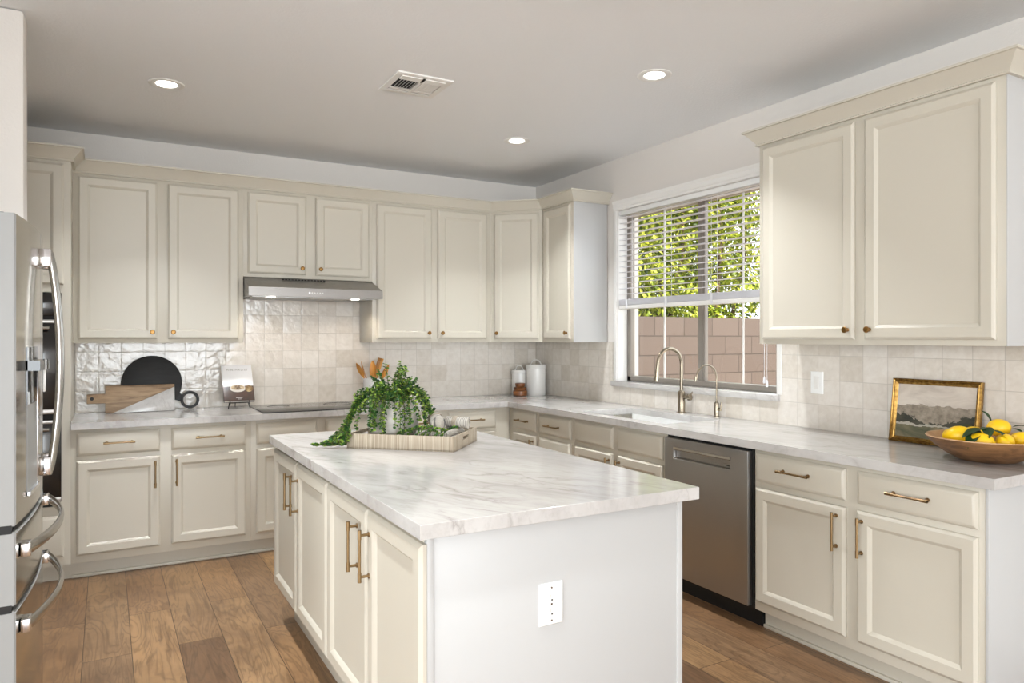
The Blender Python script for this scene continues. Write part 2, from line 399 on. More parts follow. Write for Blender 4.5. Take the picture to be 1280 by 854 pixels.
# ------------------------------------------------------------------ room shell
H = 2.743
ROOM_L, ROOM_R, REAR = -7.4, 0.2, -16.0
b = MB(); b.box(ROOM_L-0.1, ROOM_R, REAR, 0.15, -0.1, 0.0); struct(b.build('floor', M['floor'], smooth=0), 'warm brown oak plank floor')
b = MB(); b.box(ROOM_L-0.1, ROOM_R+0.35, REAR, 0.15, H, H+0.22); struct(b.build('ceiling', M['ceiling'], smooth=0), 'off white textured ceiling')
b = MB(); b.box(ROOM_L-0.1, ROOM_R, 0.0, 0.15, 0, H); struct(b.build('wall_back', M['wall'], smooth=0), 'pale wall behind the cooktop run')
WY0, WY1, WZ0, WZ1 = -2.645, -1.172, 1.08, 2.35     # window opening
b = MB(); b.grid([REAR, WY0, WY1, 0.0], [0, WZ0, WZ1, H], lambda u, v: not (WY0 < u < WY1 and WZ0 < v < WZ1), 0.0, 0.2, lambda u, v, w: (w, u, v))
struct(b.build('wall_right', M['wall'], smooth=0), 'pale wall with the kitchen window')
b = MB(); b.box(ROOM_L-0.1, ROOM_L, REAR, 0.0, 0, H); struct(b.build('wall_left', M['wall'], smooth=0))
b = MB(); b.prism([(-4.42, -1.93), (-3.62, -1.93), (-3.62, -1.80), (-4.42, -1.80)], 0, H, 0.018)
struct(b.build('wall_partition', M['wall']), 'white stub wall with rounded corner beside the refrigerator')
b = MB(); b.box(-4.52, -4.42, -3.0, 0.0, 0, H); struct(b.build('wall_fridge', M['wall'], smooth=0))
# backsplash
b = MB(); b.grid([-3.507, -2.519, -1.61, -0.0], [0.914, 1.372, 1.82], lambda u, v: v < 1.372 or -2.519 < u < -1.61, 0.0, 0.008, lambda u, v, w: (u, -w, v))
struct(b.build('trim_1', M['tile_back'], smooth=0), 'glossy off white square tile backsplash behind the cooktop')
b = MB(); b.grid([-4.118, -2.665, -1.122, -0.0], [0.914, 1.044, 1.372], lambda u, v: v < 1.044 or u > -1.122 or u < -2.665, 0.0, 0.008, lambda u, v, w: (-w, u, v))
struct(b.build('trim_2', M['tile_right'], smooth=0), 'off white square tile backsplash under the window')

# ------------------------------------------------------------------ window
wr = thing('window_1', 'kitchen window with dark bronze sliding frame above the sink', 'window', (0.1, (WY0+WY1)/2, WZ0)); del wr['category']; struct(wr)
def wmb(): return MB()
def wbuild(b, name, m, parent=wr):
    o = b.build(name, m, None); o.parent = parent
    o.matrix_parent_inverse = Matrix.Translation(Vector(wr.location)).inverted() if parent is wr else parent.matrix_parent_inverse.copy()
    return o
WM = (WY0+WY1)/2 - 0.03
b = MB(); fy0, fy1 = WY0+0.001, WY1-0.001; fz0, fz1 = WZ0+0.002, WZ1-0.002
b.box(0.09, 0.13, fy1-0.042, fy1, fz0, fz1, 0.003); b.box(0.09, 0.13, fy0, fy0+0.042, fz0, fz1, 0.003)
b.box(0.09, 0.16, fy0, fy1, fz0, fz0+0.036, 0.003); b.box(0.09, 0.16, fy0, fy1, fz1-0.04, fz1, 0.003)
b.box(0.098, 0.128, WM-0.034, WM+0.03, fz0+0.03, fz1-0.03, 0.003); b.box(0.092, 0.104, WM-0.016, WM+0.008, fz0+0.03, fz1-0.03, 0.002)
wbuild(b, 'window_frame', M['frame_metal'])
for y0, y1 in ((fy0+0.04, WM-0.03), (WM+0.026, fy1-0.04)):
    b = MB(); b.box(0.118, 0.122, y0, y1, fz0+0.03, fz1-0.035); p = wbuild(b, 'pane', M['glass'])
    b = MB(); ym = (y0+y1)/2; b.box(0.110, 0.118, ym-0.006, ym+0.006, fz0+0.03, fz1-0.035, 0.002); wbuild(b, 'grille_bar', M['trim'])
b = MB(); b.box(-0.032, 0.09, WY0-0.024, WY1+0.045, 1.044, 1.081, 0.003)
wbuild(b, 'marble_sill', M['marble_run'])
b = MB()
b.box(-0.012, 0.0, WY1-0.0, WY1+0.036, WZ0+0.002, WZ1+0.07, 0.003); b.box(-0.012, 0.0, WY0-0.036, WY0, WZ0+0.002, WZ1+0.07, 0.003)
b.box(0.0, 0.088, WY1-0.004, WY1-0.0005, WZ0+0.002, WZ1); b.box(0.0, 0.088, WY0+0.0005, WY0+0.004, WZ0+0.002, WZ1)
wbuild(b, 'casing', M['trim'])

# venetian blind
vb = thing('venetian_blind', 'white horizontal venetian blind half lowered in the kitchen window', 'blind', (0.035, WM, WZ1))
def vbuild(b, name, m):
    o = b.build(name, m, vb); o.matrix_parent_inverse = Matrix.Translation(Vector(vb.location)).inverted(); return o
by0, by1 = WY0+0.008, WY1-0.01
b = MB(); b.sweep([(-0.002, WY1+0.03), (-0.002, WY0-0.03)], [(0.0, 2.352), (0.012, 2.352), (0.012, 2.365), (0.018, 2.372), (0.018, 2.40), (0.026, 2.41), (0.03, 2.421), (0.0, 2.421)])
vbuild(b, 'valance', M['trim'])
b = MB(); b.box(0.006, 0.062, by0, by1, 2.315, 2.349, 0.002); vbuild(b, 'head_rail', M['white_plastic'])
M['slat'] = mat('slat_white', lin(222, 221, 226), 0.45)
b = MB(); z = 2.296
while z > 1.71:
    b.box(0.008, 0.058, by0, by1, z, z+0.003, mtx=Matrix.Translation((0.033, 0, z)) @ Matrix.Rotation(-0.02, 4, 'Y') @ Matrix.Translation((-0.033, 0, -z))); z -= 0.0405
vbuild(b, 'slats', M['slat'])
b = MB()
for k in range(9): b.box(0.008, 0.058, by0, by1, 1.648+k*0.0048, 1.648+k*0.0048+0.0034)
vbuild(b, 'stacked_slats', M['slat'])
b = MB(); b.box(0.006, 0.06, by0, by1, 1.618, 1.646, 0.004); vbuild(b, 'bottom_rail', M['trim'])
for k in range(4):
    b = MB(); y = by1-0.09-(by1-by0-0.18)*k/3
    for x in (0.0075, 0.0585): b.tube([(x, y, 2.33), (x, y, 1.62)], 0.0013, 5)
    b.box(0.004, 0.0065, y-0.012, y+0.012, 1.62, 1.69, 0.001)
    vbuild(b, 'ladder_cord', M['cord'])
b = MB(); yc = by0+0.065
b.tube([(-0.004, yc, 2.34), (-0.004, yc, 1.155)], 0.0014, 5); b.tube([(-0.004, yc+0.02, 2.34), (-0.004, yc+0.02, 1.175)], 0.0014, 5)
for dy, z in ((0, 1.12), (0.02, 1.14)): b.lathe([(0.0015, 0.042), (0.006, 0.03), (0.0085, 0.008), (0.006, 0.0)], 10, Matrix.Translation((-0.004, yc+dy, z)))
vbuild(b, 'pull_cord', M['cord'])

# ------------------------------------------------------------------ garden outside
b = MB(); b.box(0.25, 14, -6, 12, -0.25, -0.15); struct(b.build('ground', M['ground'], smooth=0))
b = MB(); b.box(0.62, 6.0, 0.3, 0.5, -0.2, 1.6256, 0.004); struct(b.build('wall_garden', M['block'], smooth=0), 'tan concrete block garden wall seen through the window')
def shrub(x, y, z0, z1, rad, n, label, seed):
    rnd = random.Random(seed)
    r = thing('garden_shrub', label, 'shrub', (x, y, -0.15), 0, 'shrubs behind the block wall')
    inv = Matrix.Translation((x, y, -0.15)).inverted()
    b = MB(); 
    for k in range(5):
        a = 2*PI*k/5+seed; b.tube([(x, y, -0.15), (x+0.12*math.cos(a), y+0.1*math.sin(a), 0.8), (x+rad*0.55*math.cos(a), y+rad*0.5*math.sin(a), (z0+z1)/2), (x+rad*0.6*math.cos(a), y+rad*0.5*math.sin(a), z1-0.3)], [0.05, 0.04, 0.022, 0.008], 7)
    o = b.build('trunk', M['bark'], r); o.matrix_parent_inverse = inv
    b = MB()
    cl = [(x+rnd.uniform(-1, 1)*rad*0.85, y+rnd.uniform(-1, 1)*rad*0.7, rnd.uniform(z0, z1), rnd.uniform(0.2, 0.38)) for _ in range(120)]
    for i in range(n):
        cx, cy, cz, cr = rnd.choice(cl)
        v = Vector((rnd.gauss(0, 1), rnd.gauss(0, 1), rnd.gauss(0, 1))).normalized()*cr*rnd.uniform(0.5, 1.0)
        d = v.normalized()+Vector((rnd.uniform(-.6, .6), rnd.uniform(-.6, .6), rnd.uniform(-.9, .3)))
        ln = rnd.uniform(0.05, 0.09)
        b.leaf((cx+v.x, cy+v.y, cz+v.z), d, (rnd.uniform(-1, 1), rnd.uniform(-1, 1), 1), ln, ln*0.5)
    o = b.build('foliage', M['hedge'], r, smooth=0); o.matrix_parent_inverse = inv
shrub(1.5, 1.35, 1.1, 3.7, 0.75, 16000, 'sunlit yellow green shrub behind the block wall, left in the window', 1)
shrub(2.55, 1.5, 1.0, 3.9, 0.8, 16000, 'sunlit yellow green shrub behind the block wall, middle of the window', 2)
shrub(3.7, 1.6, 1.0, 4.0, 0.85, 16000, 'sunlit yellow green shrub behind the block wall, right in the window', 3)

# ------------------------------------------------------------------ cabinets
DOOR = [(0, 0), (0, -0.011), (0.003, -0.0145), (0.012, -0.02), (0.051, -0.02), (0.0525, -0.0193), (0.0655, -0.0075), (0.0665, -0.0075)]
DRAWER = [(0, 0), (0, -0.008), (0.004, -0.0115), (0.016, -0.0195), (0.018, -0.02)]
def pull(parent, x, z, vertical, ln=0.163, m=None, base=-0.02):
    """bar pull with two posts and thicker ends"""
    b = MB(); h = ln/2; q = h-0.017
    f = (lambda s, y: (x, y, z+s)) if vertical else (lambda s, y: (x+s, y, z))
    yb = base-0.031
    b.tube([f(-h, yb), f(h, yb)], 0.0048, 12)
    for sgn in (-1, 1):
        b.tube([f(sgn*h, yb), f(sgn*(h-0.03), yb)], 0.0062, 12)
        b.tube([f(sgn*q, base), f(sgn*q, yb)], 0.0046, 10); b.tube([f(sgn*q, base), f(sgn*q, base-0.003)], 0.0085, 12)
    return b.build('handle', m or M['brass'], parent)
def knob(parent, x, z):
    b = MB(); mt = Matrix.Translation((x, -0.02, z)) @ Matrix.Rotation(PI/2, 4, 'X')
    b.lathe([(0.009, 0), (0.009, 0.003), (0.0055, 0.006), (0.0055, 0.014), (0.012, 0.017), (0.0145, 0.021), (0.0145, 0.025), (0.011, 0.028), (0, 0.029)], 18, mt)
    return b.build('knob', M['knob'], parent)
def door(parent, x0, x1, z0, z1, m=None):
    b = MB(); b.rings(x0, x1, z0, z1, DOOR); return b.build('door', m or M['cabinet'], parent, smooth=20)
def drawer(parent, x0, x1, z0, z1):
    b = MB(); b.rings(x0, x1, z0, z1, DRAWER); return b.build('drawer', M['cabinet'], parent, smooth=20)
def base_body(parent, x0, x1, depth=0.6, top=0.873):
    b = MB(); b.box(x0, x1, 0.0, depth, 0.10, top, 0.0015); b.build('body', M['cabinet'], parent)
    b = MB(); b.box(x0, x1, 0.07, 0.085, 0.0, 0.10); b.box(x0, x1, 0.055, 0.07, 0.0, 0.018, 0.004); b.build('toe_kick', M['cabinet'], parent)

DZ0, DZ1, OZ0, OZ1 = 0.718, 0.853, 0.145, 0.69
R90 = -PI/2
# back run (facing the room, local x = world x)
def back_base(x0, x1, fronts, label):
    t = thing('base_cabinet', label, 'cabinet', (x0, -0.61, 0), 0, 'base cabinets along the back wall')
    base_body(t, 0, x1-x0)
    for a, c, hv, hh in fronts:
        d = drawer(t, a-x0, c-x0, DZ0, DZ1)
        if hh: pull(d, (a+c)/2-x0, 0.789, False, 0.165)
        o = door(t, a-x0, c-x0, OZ0, OZ1)
        pull(o, (c-0.028 if hv == 'r' else a+0.028)-x0, 0.585, True)
    return t
back_base(-3.507, -2.519, [(-3.479, -3.044, 'r', True), (-2.983, -2.55, 'l', True)], 'cream base cabinet with two drawers beneath the cutting boards')
back_base(-2.519, -1.612, [(-2.487, -2.098, 'r', False), (-2.038, -1.64, 'l', False)], 'cream base cabinet beneath the black cooktop')
back_base(-1.612, -0.61, [(-1.583, -1.19, 'r', True), (-1.135, -0.733, 'l', True)], 'cream base cabinet right of the cooktop, mostly hidden behind the island')
# right run (facing -x, local x = world -y)
def right_base(y0, y1, label, slot):
    t = thing('base_cabinet', label, 'cabinet', (-0.61, y0, 0), R90, 'base cabinets along the window wall')
    base_body(t, 0, y0-y1); slot(t, y0); return t
def s1(t, y0):
    d = drawer(t, y0+0.684, y0+1.017, DZ0, DZ1)
    pull(d, y0+0.85, 0.787, False, 0.165); o = door(t, y0+0.684, y0+1.017, OZ0, OZ1); pull(o, y0+1.017-0.028, 0.585, True)
right_base(-0.611, -1.04, 'narrow cream base cabinet with one drawer in the far corner of the window wall', s1)
def s2(t, y0):
    for z0, z1 in ((DZ0, DZ1), (0.435, 0.69), (0.145, 0.405)):
        d = drawer(t, y0+1.063, y0+1.466, z0, z1); pull(d, y0+1.265, (z0+z1)/2, False, 0.165)
right_base(-1.04, -1.492, 'cream three drawer base cabinet left of the sink cabinet', s2)
def s3(t, y0):
    for a, c, hv in ((1.519, 1.925, 'r'), (1.974, 2.38, 'l')):
        drawer(t, y0+a, y0+c, DZ0, DZ1); o = door(t, y0+a, y0+c, OZ0, OZ1); pull(o, y0+(c-0.028 if hv == 'r' else a+0.028), 0.585, True)
# the sink cabinet is open inside so that the basin hangs free
t = thing('sink_cabinet', 'cream sink base cabinet under the window left of the dishwasher', 'cabinet', (-0.61, -1.492, 0), R90, 'base cabinets along the window wall')
b = MB(); W = 2.408-1.492
b.box(0, W, 0, 0.02, 0.10, 0.873, 0.0015); b.box(0, 0.012, 0.02, 0.6, 0.10, 0.873); b.box(W-0.012, W, 0.02, 0.6, 0.10, 0.873); b.box(0.012, W-0.012, 0.02, 0.6, 0.10, 0.12)
b.build('body', M['cabinet'], t)
b = MB(); b.box(0, W, 0.07, 0.085, 0.0, 0.10); b.box(0, W, 0.055, 0.07, 0, 0.018, 0.004); b.build('toe_kick', M['cabinet'], t)
s3(t, -1.492)
def s4(t, y0):
    for a, c, hv in ((3.04, 3.521, 'r'), (3.574, 4.048, 'l')):
        d = drawer(t, y0+a, y0+c, DZ0, DZ1); pull(d, y0+(a+c)/2-0.005, 0.792, False, 0.168)
        o = door(t, y0+a, y0+c, OZ0, OZ1); pull(o, y0+(c-0.038 if hv == 'r' else a+0.026), 0.585, True)
t = right_base(-3.028, -4.068, 'cream base cabinet with two drawers and two doors, right of the dishwasher', s4)
b = MB(); b.box(1.041, 1.053, -0.002, 0.605, 0.0, 0.8735, 0.0015); b.build('end_panel', M['panel'], t)['label'] = 'end panel with cool daylight painted into its cream'

# dishwasher
t = thing('dishwasher', 'stainless steel dishwasher with pocket handle under the counter', 'dishwasher', (-0.61, -2.414, 0), R90)
b = MB(); b.box(0.004, 0.602, 0.0, 0.58, 0.10, 0.868); b.box(0.0, 0.61, -0.002, 0.01, 0.10, 0.868); b.build('tub', M['dark'], t)
b = MB(); b.box(0.004, 0.606, 0.06, 0.08, 0.0, 0.10); b.build('kick_plate', M['dark'], t)
y0 = 0.0
b = MB(); hx0, hx1, hz0, hz1 = 0.075, 0.485, 0.748, 0.812
b.grid([0.004, hx0, hx1, 0.594], [0.112, hz0, hz1, 0.858], lambda u, v: not (hx0 < u < hx1 and hz0 < v < hz1), 0.004, -0.03, lambda u, v, w: (u, w, v), 0.003)
d = b.build('door', M['steel_dark'], t)
b = MB(); b.box(hx0, hx1, -0.0035, 0.0015, hz0, hz1); b.box(hx0, hx1, -0.026, -0.003, hz0, hz0+0.004); b.build('handle_pocket', M['steel'], d)
b = MB(); b.sweep([(hx0, -0.02), (hx1, -0.02)], [(0.0, hz1), (0.014, hz1), (0.014, hz1-0.012), (0.010, hz1-0.017), (0.0, hz1-0.010)]); b.build('handle', M['bar'], d)
b = MB(); b.box(hx1-0.05, hx1-0.03, -0.0045, -0.003, hz0+0.012, hz0+0.016); b.build('badge', M['dark'], d)

# upper cabinets
UZ0, UZ1 = 1.372, 2.43
def upper(x0, x1, fronts, label, z0=UZ0, loc=None, rz=0, group='upper cabinets along the back wall'):
    t = thing('upper_cabinet', label, 'cabinet', loc or (x0, -0.316, z0), rz, group)
    b = MB(); b.box(0, x1-x0, 0, 0.307 if z0 < 1.5 else 0.314, 0, UZ1-z0, 0.0015); b.build('body', M['cabinet'], t)
    for a, c, k in fronts:
        d = door(t, a-x0, c-x0, 0.025, 2.40-z0); knob(d, (c-0.03 if k == 'r' else a+0.03)-x0, 0.07)
    return t
upper(-3.507, -2.519, [(-3.481, -3.043, 'r'), (-2.982, -2.549, 'l')], 'tall cream upper cabinet left of the range hood')
upper(-2.519, -1.612, [(-2.491, -2.1, 'r'), (-2.032, -1.639, 'l')], 'short cream upper cabinet directly above the range hood', 1.822)
upper(-1.612, -0.6187, [(-1.581, -1.14, 'r'), (-1.089, -0.661, 'l')], 'tall cream upper cabinet right of the range hood')
# corner
t = thing('corner_cabinet', 'cream diagonal upper cabinet in the room corner', 'cabinet', (-0.6187, -0.316, UZ0), -PI/4)
b = MB(); b.prism([(-0.6187, -0.008), (-0.6187, -0.316), (-0.316, -0.6187), (-0.008, -0.6187), (-0.008, -0.008)], UZ0, UZ1)
o = b.build('body', M['cabinet'], t); o.matrix_parent_inverse = (Matrix.Translation((-0.6187, -0.316, UZ0)) @ Matrix.Rotation(-PI/4, 4, 'Z')).inverted()
d = door(t, 0.03, 0.398, 0.025, 2.40-UZ0); knob(d, 0.06, 0.07)
t = upper(0, 0.4353, [(0.04, 0.405, 'r')], 'narrow cream upper cabinet between the corner and the window', loc=(-0.316, -0.6187, UZ0), rz=R90, group='upper cabinets on the window wall')
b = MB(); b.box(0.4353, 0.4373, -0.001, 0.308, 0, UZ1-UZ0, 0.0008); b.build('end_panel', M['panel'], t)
t = upper(0, 1.2, [(0.028, 0.562, 'r'), (0.612, 1.166, 'l')], 'large cream two door upper cabinet right of the window', loc=(-0.316, -2.794, UZ0), rz=R90, group='upper cabinets on the window wall')
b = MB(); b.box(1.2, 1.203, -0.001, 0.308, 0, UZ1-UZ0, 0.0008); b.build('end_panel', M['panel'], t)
CROWN = [(-0.012, 2.418), (0.016, 2.418), (0.018, 2.424), (0.012, 2.428), (0.018, 2.438), (0.050, 2.478), (0.058, 2.486), (0.066, 2.488), (0.066, 2.498), (-0.012, 2.498)]
b = MB(); b.sweep([(-0.002, -2.794), (-0.316, -2.794), (-0.316, -3.997), (-0.002, -3.997)], [(d+0.0, z) for d, z in CROWN]); o = b.build('crown', M['cabinet'], t, smooth=20)
o.matrix_parent_inverse = (Matrix.Translation((-0.316, -2.794, UZ0)) @ Matrix.Rotation(R90, 4, 'Z')).inverted()
b = MB(); b.sweep([(-3.506, -0.316), (-0.6187, -0.316), (-0.316, -0.6187), (-0.316, -1.056), (-0.002, -1.056)], CROWN)
tag(b.build('crown_molding', M['cabinet'], smooth=20), 'long cream crown molding along the back and corner upper cabinets', 'molding')

# tall oven cabinet
TL, TR = -4.40, -3.507
t = thing('oven_cabinet', 'tall cream pantry cabinet holding the wall oven behind the refrigerator', 'cabinet', (TL, -0.61, 0))
W = TR-TL
b = MB(); b.box(0, W, 0.02, 0.6, 0.10, 0.44); b.box(0, W, 0.02, 0.6, 1.665, UZ1); b.box(0, 0.05, 0.02, 0.6, 0.44, 1.665); b.box(W-0.05, W, 0.02, 0.6, 0.44, 1.665); b.box(0.05, W-0.05, 0.55, 0.6, 0.44, 1.665)
b.grid([0, 0.05, W-0.05, W], [0.10, 0.44, 1.665, UZ1], lambda u, v: not (0.05 < u < W-0.05 and 0.44 < v < 1.665), 0.0, 0.02, lambda u, v, w: (u, w, v))
b.build('body', M['cabinet'], t)
b = MB(); b.box(0, W, 0.07, 0.085, 0, 0.10); b.build('toe_kick', M['cabinet'], t)
for a, c, k in ((0.03, 0.43, 'r'), (0.46, 0.86, 'l')):
    d = door(t, a, c, 1.708, 2.40); knob(d, c-0.03 if k == 'r' else a+0.03, 1.76)
d = drawer(t, 0.03, 0.86, 0.15, 0.388); pull(d, 0.445, 0.27, False)
b = MB(); b.sweep([(TL, -0.61), (TR, -0.61), (TR, -0.385)], CROWN); o = b.build('crown', M['cabinet'], t, smooth=20); o.matrix_parent_inverse = Matrix.Translation((TL, -0.61, 0)).inverted()
t = thing('wall_oven', 'black glass and steel double wall oven half hidden behind the refrigerator', 'oven', (TL, -0.61, 0.44))
b = MB(); b.box(0.053, W-0.053, -0.001, 0.5, 0.002, 1.222); b.build('housing', M['dark'], t)
b = MB(); b.box(0.045, W-0.045, -0.02, -0.001, 1.09, 1.222, 0.003); b.build('control_panel', M['black_glass'], t)
for z0, z1 in ((0.03, 0.50), (0.53, 1.07)):
    b = MB(); b.box(0.045, W-0.045, -0.03, -0.001, z0, z1, 0.004); d = b.build('oven_door', M['black_glass'], t)
    for q0, q1 in ((z1-0.022, z1-0.002), (z0+0.002, z0+0.03)):
        b = MB(); b.box(0.046, W-0.046, -0.033, -0.029, q0, q1, 0.002); b.build('steel_trim', M['steel'], d)
    b = MB(); b.tube([(0.1, -0.075, z1-0.05), (W-0.1, -0.075, z1-0.05)], 0.011, 12)
    for x in (0.13, W-0.13): b.tube([(x, -0.03, z1-0.05), (x, -0.075, z1-0.05)], 0.008, 10)
    b.build('handle', M['bar'], d)

# range hood
t = thing('range_hood', 'slim stainless steel range hood under the short upper cabinet', 'range hood', (-2.519, -0.008, 1.68))
inv = Matrix.Translation((-2.519, -0.008, 1.68)).inverted()
def hb(b, name, m, **k): o = b.build(name, m, t, **k); o.matrix_parent_inverse = inv; return o
b = MB(); x0, x1 = -2.515, -1.618
prof = [(-0.009, 1.684), (-0.009, 1.820), (-0.318, 1.820), (-0.505, 1.742), (-0.508, 1.684)]
ex = [0, 0, 0, 0.0, 0.0]
tb = bmesh.new(); A = [tb.verts.new((x0, y, z)) for y, z in prof]; B_ = [tb.verts.new((x1+(0.022 if y < -0.4 else 0), y, z)) for y, z in prof]
for i in range(5): tb.faces.new((A[i], A[(i+1) % 5], B_[(i+1) % 5], B_[i]))
tb.faces.new(A[::-1]); tb.faces.new(B_); bmesh.ops.recalc_face_normals(tb, faces=tb.faces); bmesh.ops.bevel(tb, geom=list(tb.edges), offset=0.0025, segments=2, affect='EDGES')
b._merge(tb); hb(b, 'canopy', M['steel'])
b = MB(); b.box(x0+0.03, x1-0.03, -0.45, -0.06, 1.679, 1.685); hb(b, 'filter', M['steel_dark'])
b = MB()
for k in range(6): b.tube([(-2.12+k*0.018, -0.505, 1.712), (-2.12+k*0.018, -0.511, 1.712)], 0.0045 if k else 0.007, 10)
hb(b, 'buttons', M['chrome'])
b = MB()
for k in range(14): b.box(-2.27+k*0.022, -2.256+k*0.022, -0.352, -0.340, 1.805, 1.812, mtx=None)
hb(b, 'vent_slots', M['dark'])
for x in (-2.36, -1.78):
    b = MB(); b.lathe([(0.03, 0.0), (0.033, 0.0015), (0.033, 0.004)], 20, Matrix.Translation((x, -0.43, 1.6775))); o = hb(b, 'hood_lamp', M['glow'])
    l = bpy.data.lights.new('hood_light', 'SPOT'); l.energy = 4; l.spot_size = 2.3; l.spot_blend = 0.6; l.color = (1.0, 0.9, 0.78); l.shadow_soft_size = 0.03
    lo = bpy.data.objects.new('hood_light', l); COL.objects.link(lo); lo.parent = t; lo.matrix_parent_inverse = inv; lo.location = (x, -0.43, 1.668); lo.rotation_euler = (0.25, 0, 0)

# ------------------------------------------------------------------ worktops, sink, cooktop
CT0, CT1 = 0.874, 0.914
SX0, SX1, SY0, SY1 = -0.555, -0.125, -2.335, -1.50
b = MB(); b.grid([-3.507, -0.648, SX0, SX1, -0.008], [-4.118, SY0, SY1, -0.648, -0.008],
    lambda x, y: (y > -0.648 or x > -0.648) and not (SX0 < x < SX1 and SY0 < y < SY1), CT0, CT1, None, 0.0014)
tag(b.build('countertop', M['marble_run'], smooth=0), 'long L shaped white veined stone countertop along both walls', 'countertop')
t = thing('kitchen_sink', 'white undermount sink set in the counter below the window', 'sink', ((SX0+SX1)/2, (SY0+SY1)/2, 0.66))
inv = Matrix.Translation(t.location).inverted()
b = MB(); i0 = 0.012
xs = [SX0-0.012, SX0+0.004, SX1-0.004, SX1+0.012]; ys = [SY0-0.012, SY0+0.004, SY1-0.004, SY1+0.012]
b.grid(xs, ys, lambda x, y: not (xs[1] < x < xs[2] and ys[1] < y < ys[2]), 0.68, 0.8735); b.box(xs[0], xs[3], ys[0], ys[3], 0.665, 0.68)
o = b.build('basin', M['sink'], t); o.matrix_parent_inverse = inv
b = MB(); b.lathe([(0.045, 0.0), (0.045, 0.003), (0.03, 0.004), (0, 0.002)], 24, Matrix.Translation(((SX0+SX1)/2, (SY0+SY1)/2, 0.68))); o = b.build('drain', M['chrome'], t); o.matrix_parent_inverse = inv
t = thing('cooktop', 'black glass electric cooktop set in the back counter', 'cooktop', (-2.05, -0.355, 0.914))
b = MB(); b.box(-0.395, 0.395, -0.275, 0.265, 0, 0.007, 0.002); b.build('glass_top', M['black_glass'], t)
for bx_, by_, r in ((-0.22, -0.12, 0.09), (-0.22, 0.12, 0.075), (0.2, -0.12, 0.075), (0.2, 0.12, 0.1)):
    b = MB(); n = 40
    b.lathe([(r, 0.0), (r, 0.0003), (r-0.003, 0.0003), (r-0.003, 0.0)], 40, Matrix.Translation((bx_, by_, 0.007)), cap=False); b.build('burner_ring', M['burner'], t)

# ------------------------------------------------------------------ faucets
def faucet(name, label, x, y, reach, top, tip, rt, rb, bz, lever):
    t = thing(name, label, 'faucet', (x, y, 0.914)); R = reach/2
    b = MB(); b.lathe([(rb*1.35, 0), (rb*1.35, 0.006), (rb, 0.009), (rb, bz), (rb*0.8, bz+0.008), (rt, bz+0.012)], 20); b.build('base', M['faucet'], t)
    zc = top-0.914-R
    pts = [(0, 0, bz), (0, 0, zc)]+[(-R+R*math.cos(a), 0, zc+R*math.sin(a)) for a in [PI*i/16 for i in range(1, 17)]]
    lean = 0.01
    pts += [(-reach-lean*0.5, 0, (zc+tip-0.914)/2)]
    b = MB(); b.tube(pts, rt, 14); sp = b.build('spout', M['faucet'], t)
    b = MB(); b.tube([(-reach-lean*0.5, 0, (zc+tip-0.914)/2+0.012), (-reach-lean*0.7, 0, tip-0.914+0.03), (-reach-lean, 0, tip-0.914)], [rt*1.12, rt*1.3, rt*1.3], 14); b.build('spray_head' if rt > 0.008 else 'tip', M['faucet'], sp)
    b = MB()
    if lever == 'knob':
        b.tube([(0, 0, bz-0.03), (0.012, -0.05, bz-0.03)], 0.013, 14); b.tube([(0.012, -0.05, bz-0.03), (0.016, -0.068, bz-0.028)], 0.021, 16); b.tube([(0.016, -0.062, bz-0.02), (0.05, -0.075, bz+0.03)], 0.005, 10)
    else:
        b.tube([(0, 0, bz-0.035), (0.006, -0.028, bz-0.035)], 0.01, 12); b.tube([(0.006, -0.028, bz-0.045), (0.008, -0.032, bz+0.01)], 0.006, 10)
    b.build('lever', M['faucet'], t); return t
faucet('kitchen_faucet', 'tall brushed gooseneck faucet behind the sink', -0.062, -1.925, 0.20, 1.335, 1.125, 0.0115, 0.024, 0.135, 'knob')
faucet('filter_faucet', 'small slim gooseneck faucet right of the main faucet', -0.052, -2.225, 0.165, 1.238, 1.14, 0.005, 0.014, 0.085, 'lever')

# ------------------------------------------------------------------ kitchen island
IX0, IX1, IY0, IY1 = -2.585, -1.678, -3.68, -1.745
t = thing('island_cabinet', 'cream kitchen island cabinet with four doors on its left side', 'island', (IX0, IY1, 0), R90)
L = IY1-IY0; D = IX1-IX0
b = MB(); b.box(0, L-0.02, 0.0, D, 0.178, 0.873, 0.0015); b.build('body', M['cabinet'], t)
b = MB(); b.box(0.06, L-0.02, 0.075, D-0.02, 0, 0.178); b.build('toe_kick', M['cabinet'], t)
for a, c, hy in ((-1.765, -2.240, -2.165), (-2.252, -2.737, -2.281), (-2.750, -3.224, -3.135), (-3.234, -3.694+0.012, -3.258)):
    d = door(t, IY1-a, IY1-c, 0.185, 0.853); pull(d, IY1-hy, 0.716, True, 0.165)
b = MB(); b.box(L-0.02, L-0.004, 0.012, D-0.012, 0.0, 0.873, 0.001); b.build('end_panel', M['panel'], t)['label'] = 'end panel with cool daylight painted into its cream'
for y0, y1 in ((0.001, 0.022), (D-0.022, D)):
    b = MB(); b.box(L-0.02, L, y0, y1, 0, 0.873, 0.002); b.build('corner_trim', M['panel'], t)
b = MB(); b.grid([-2.615, -1.632], [-3.71, -1.71], lambda x, y: True, CT0, CT1, None, 0.0014)
tag(b.build('island_countertop', M['marble'], smooth=0), 'white veined stone countertop on the kitchen island', 'countertop')
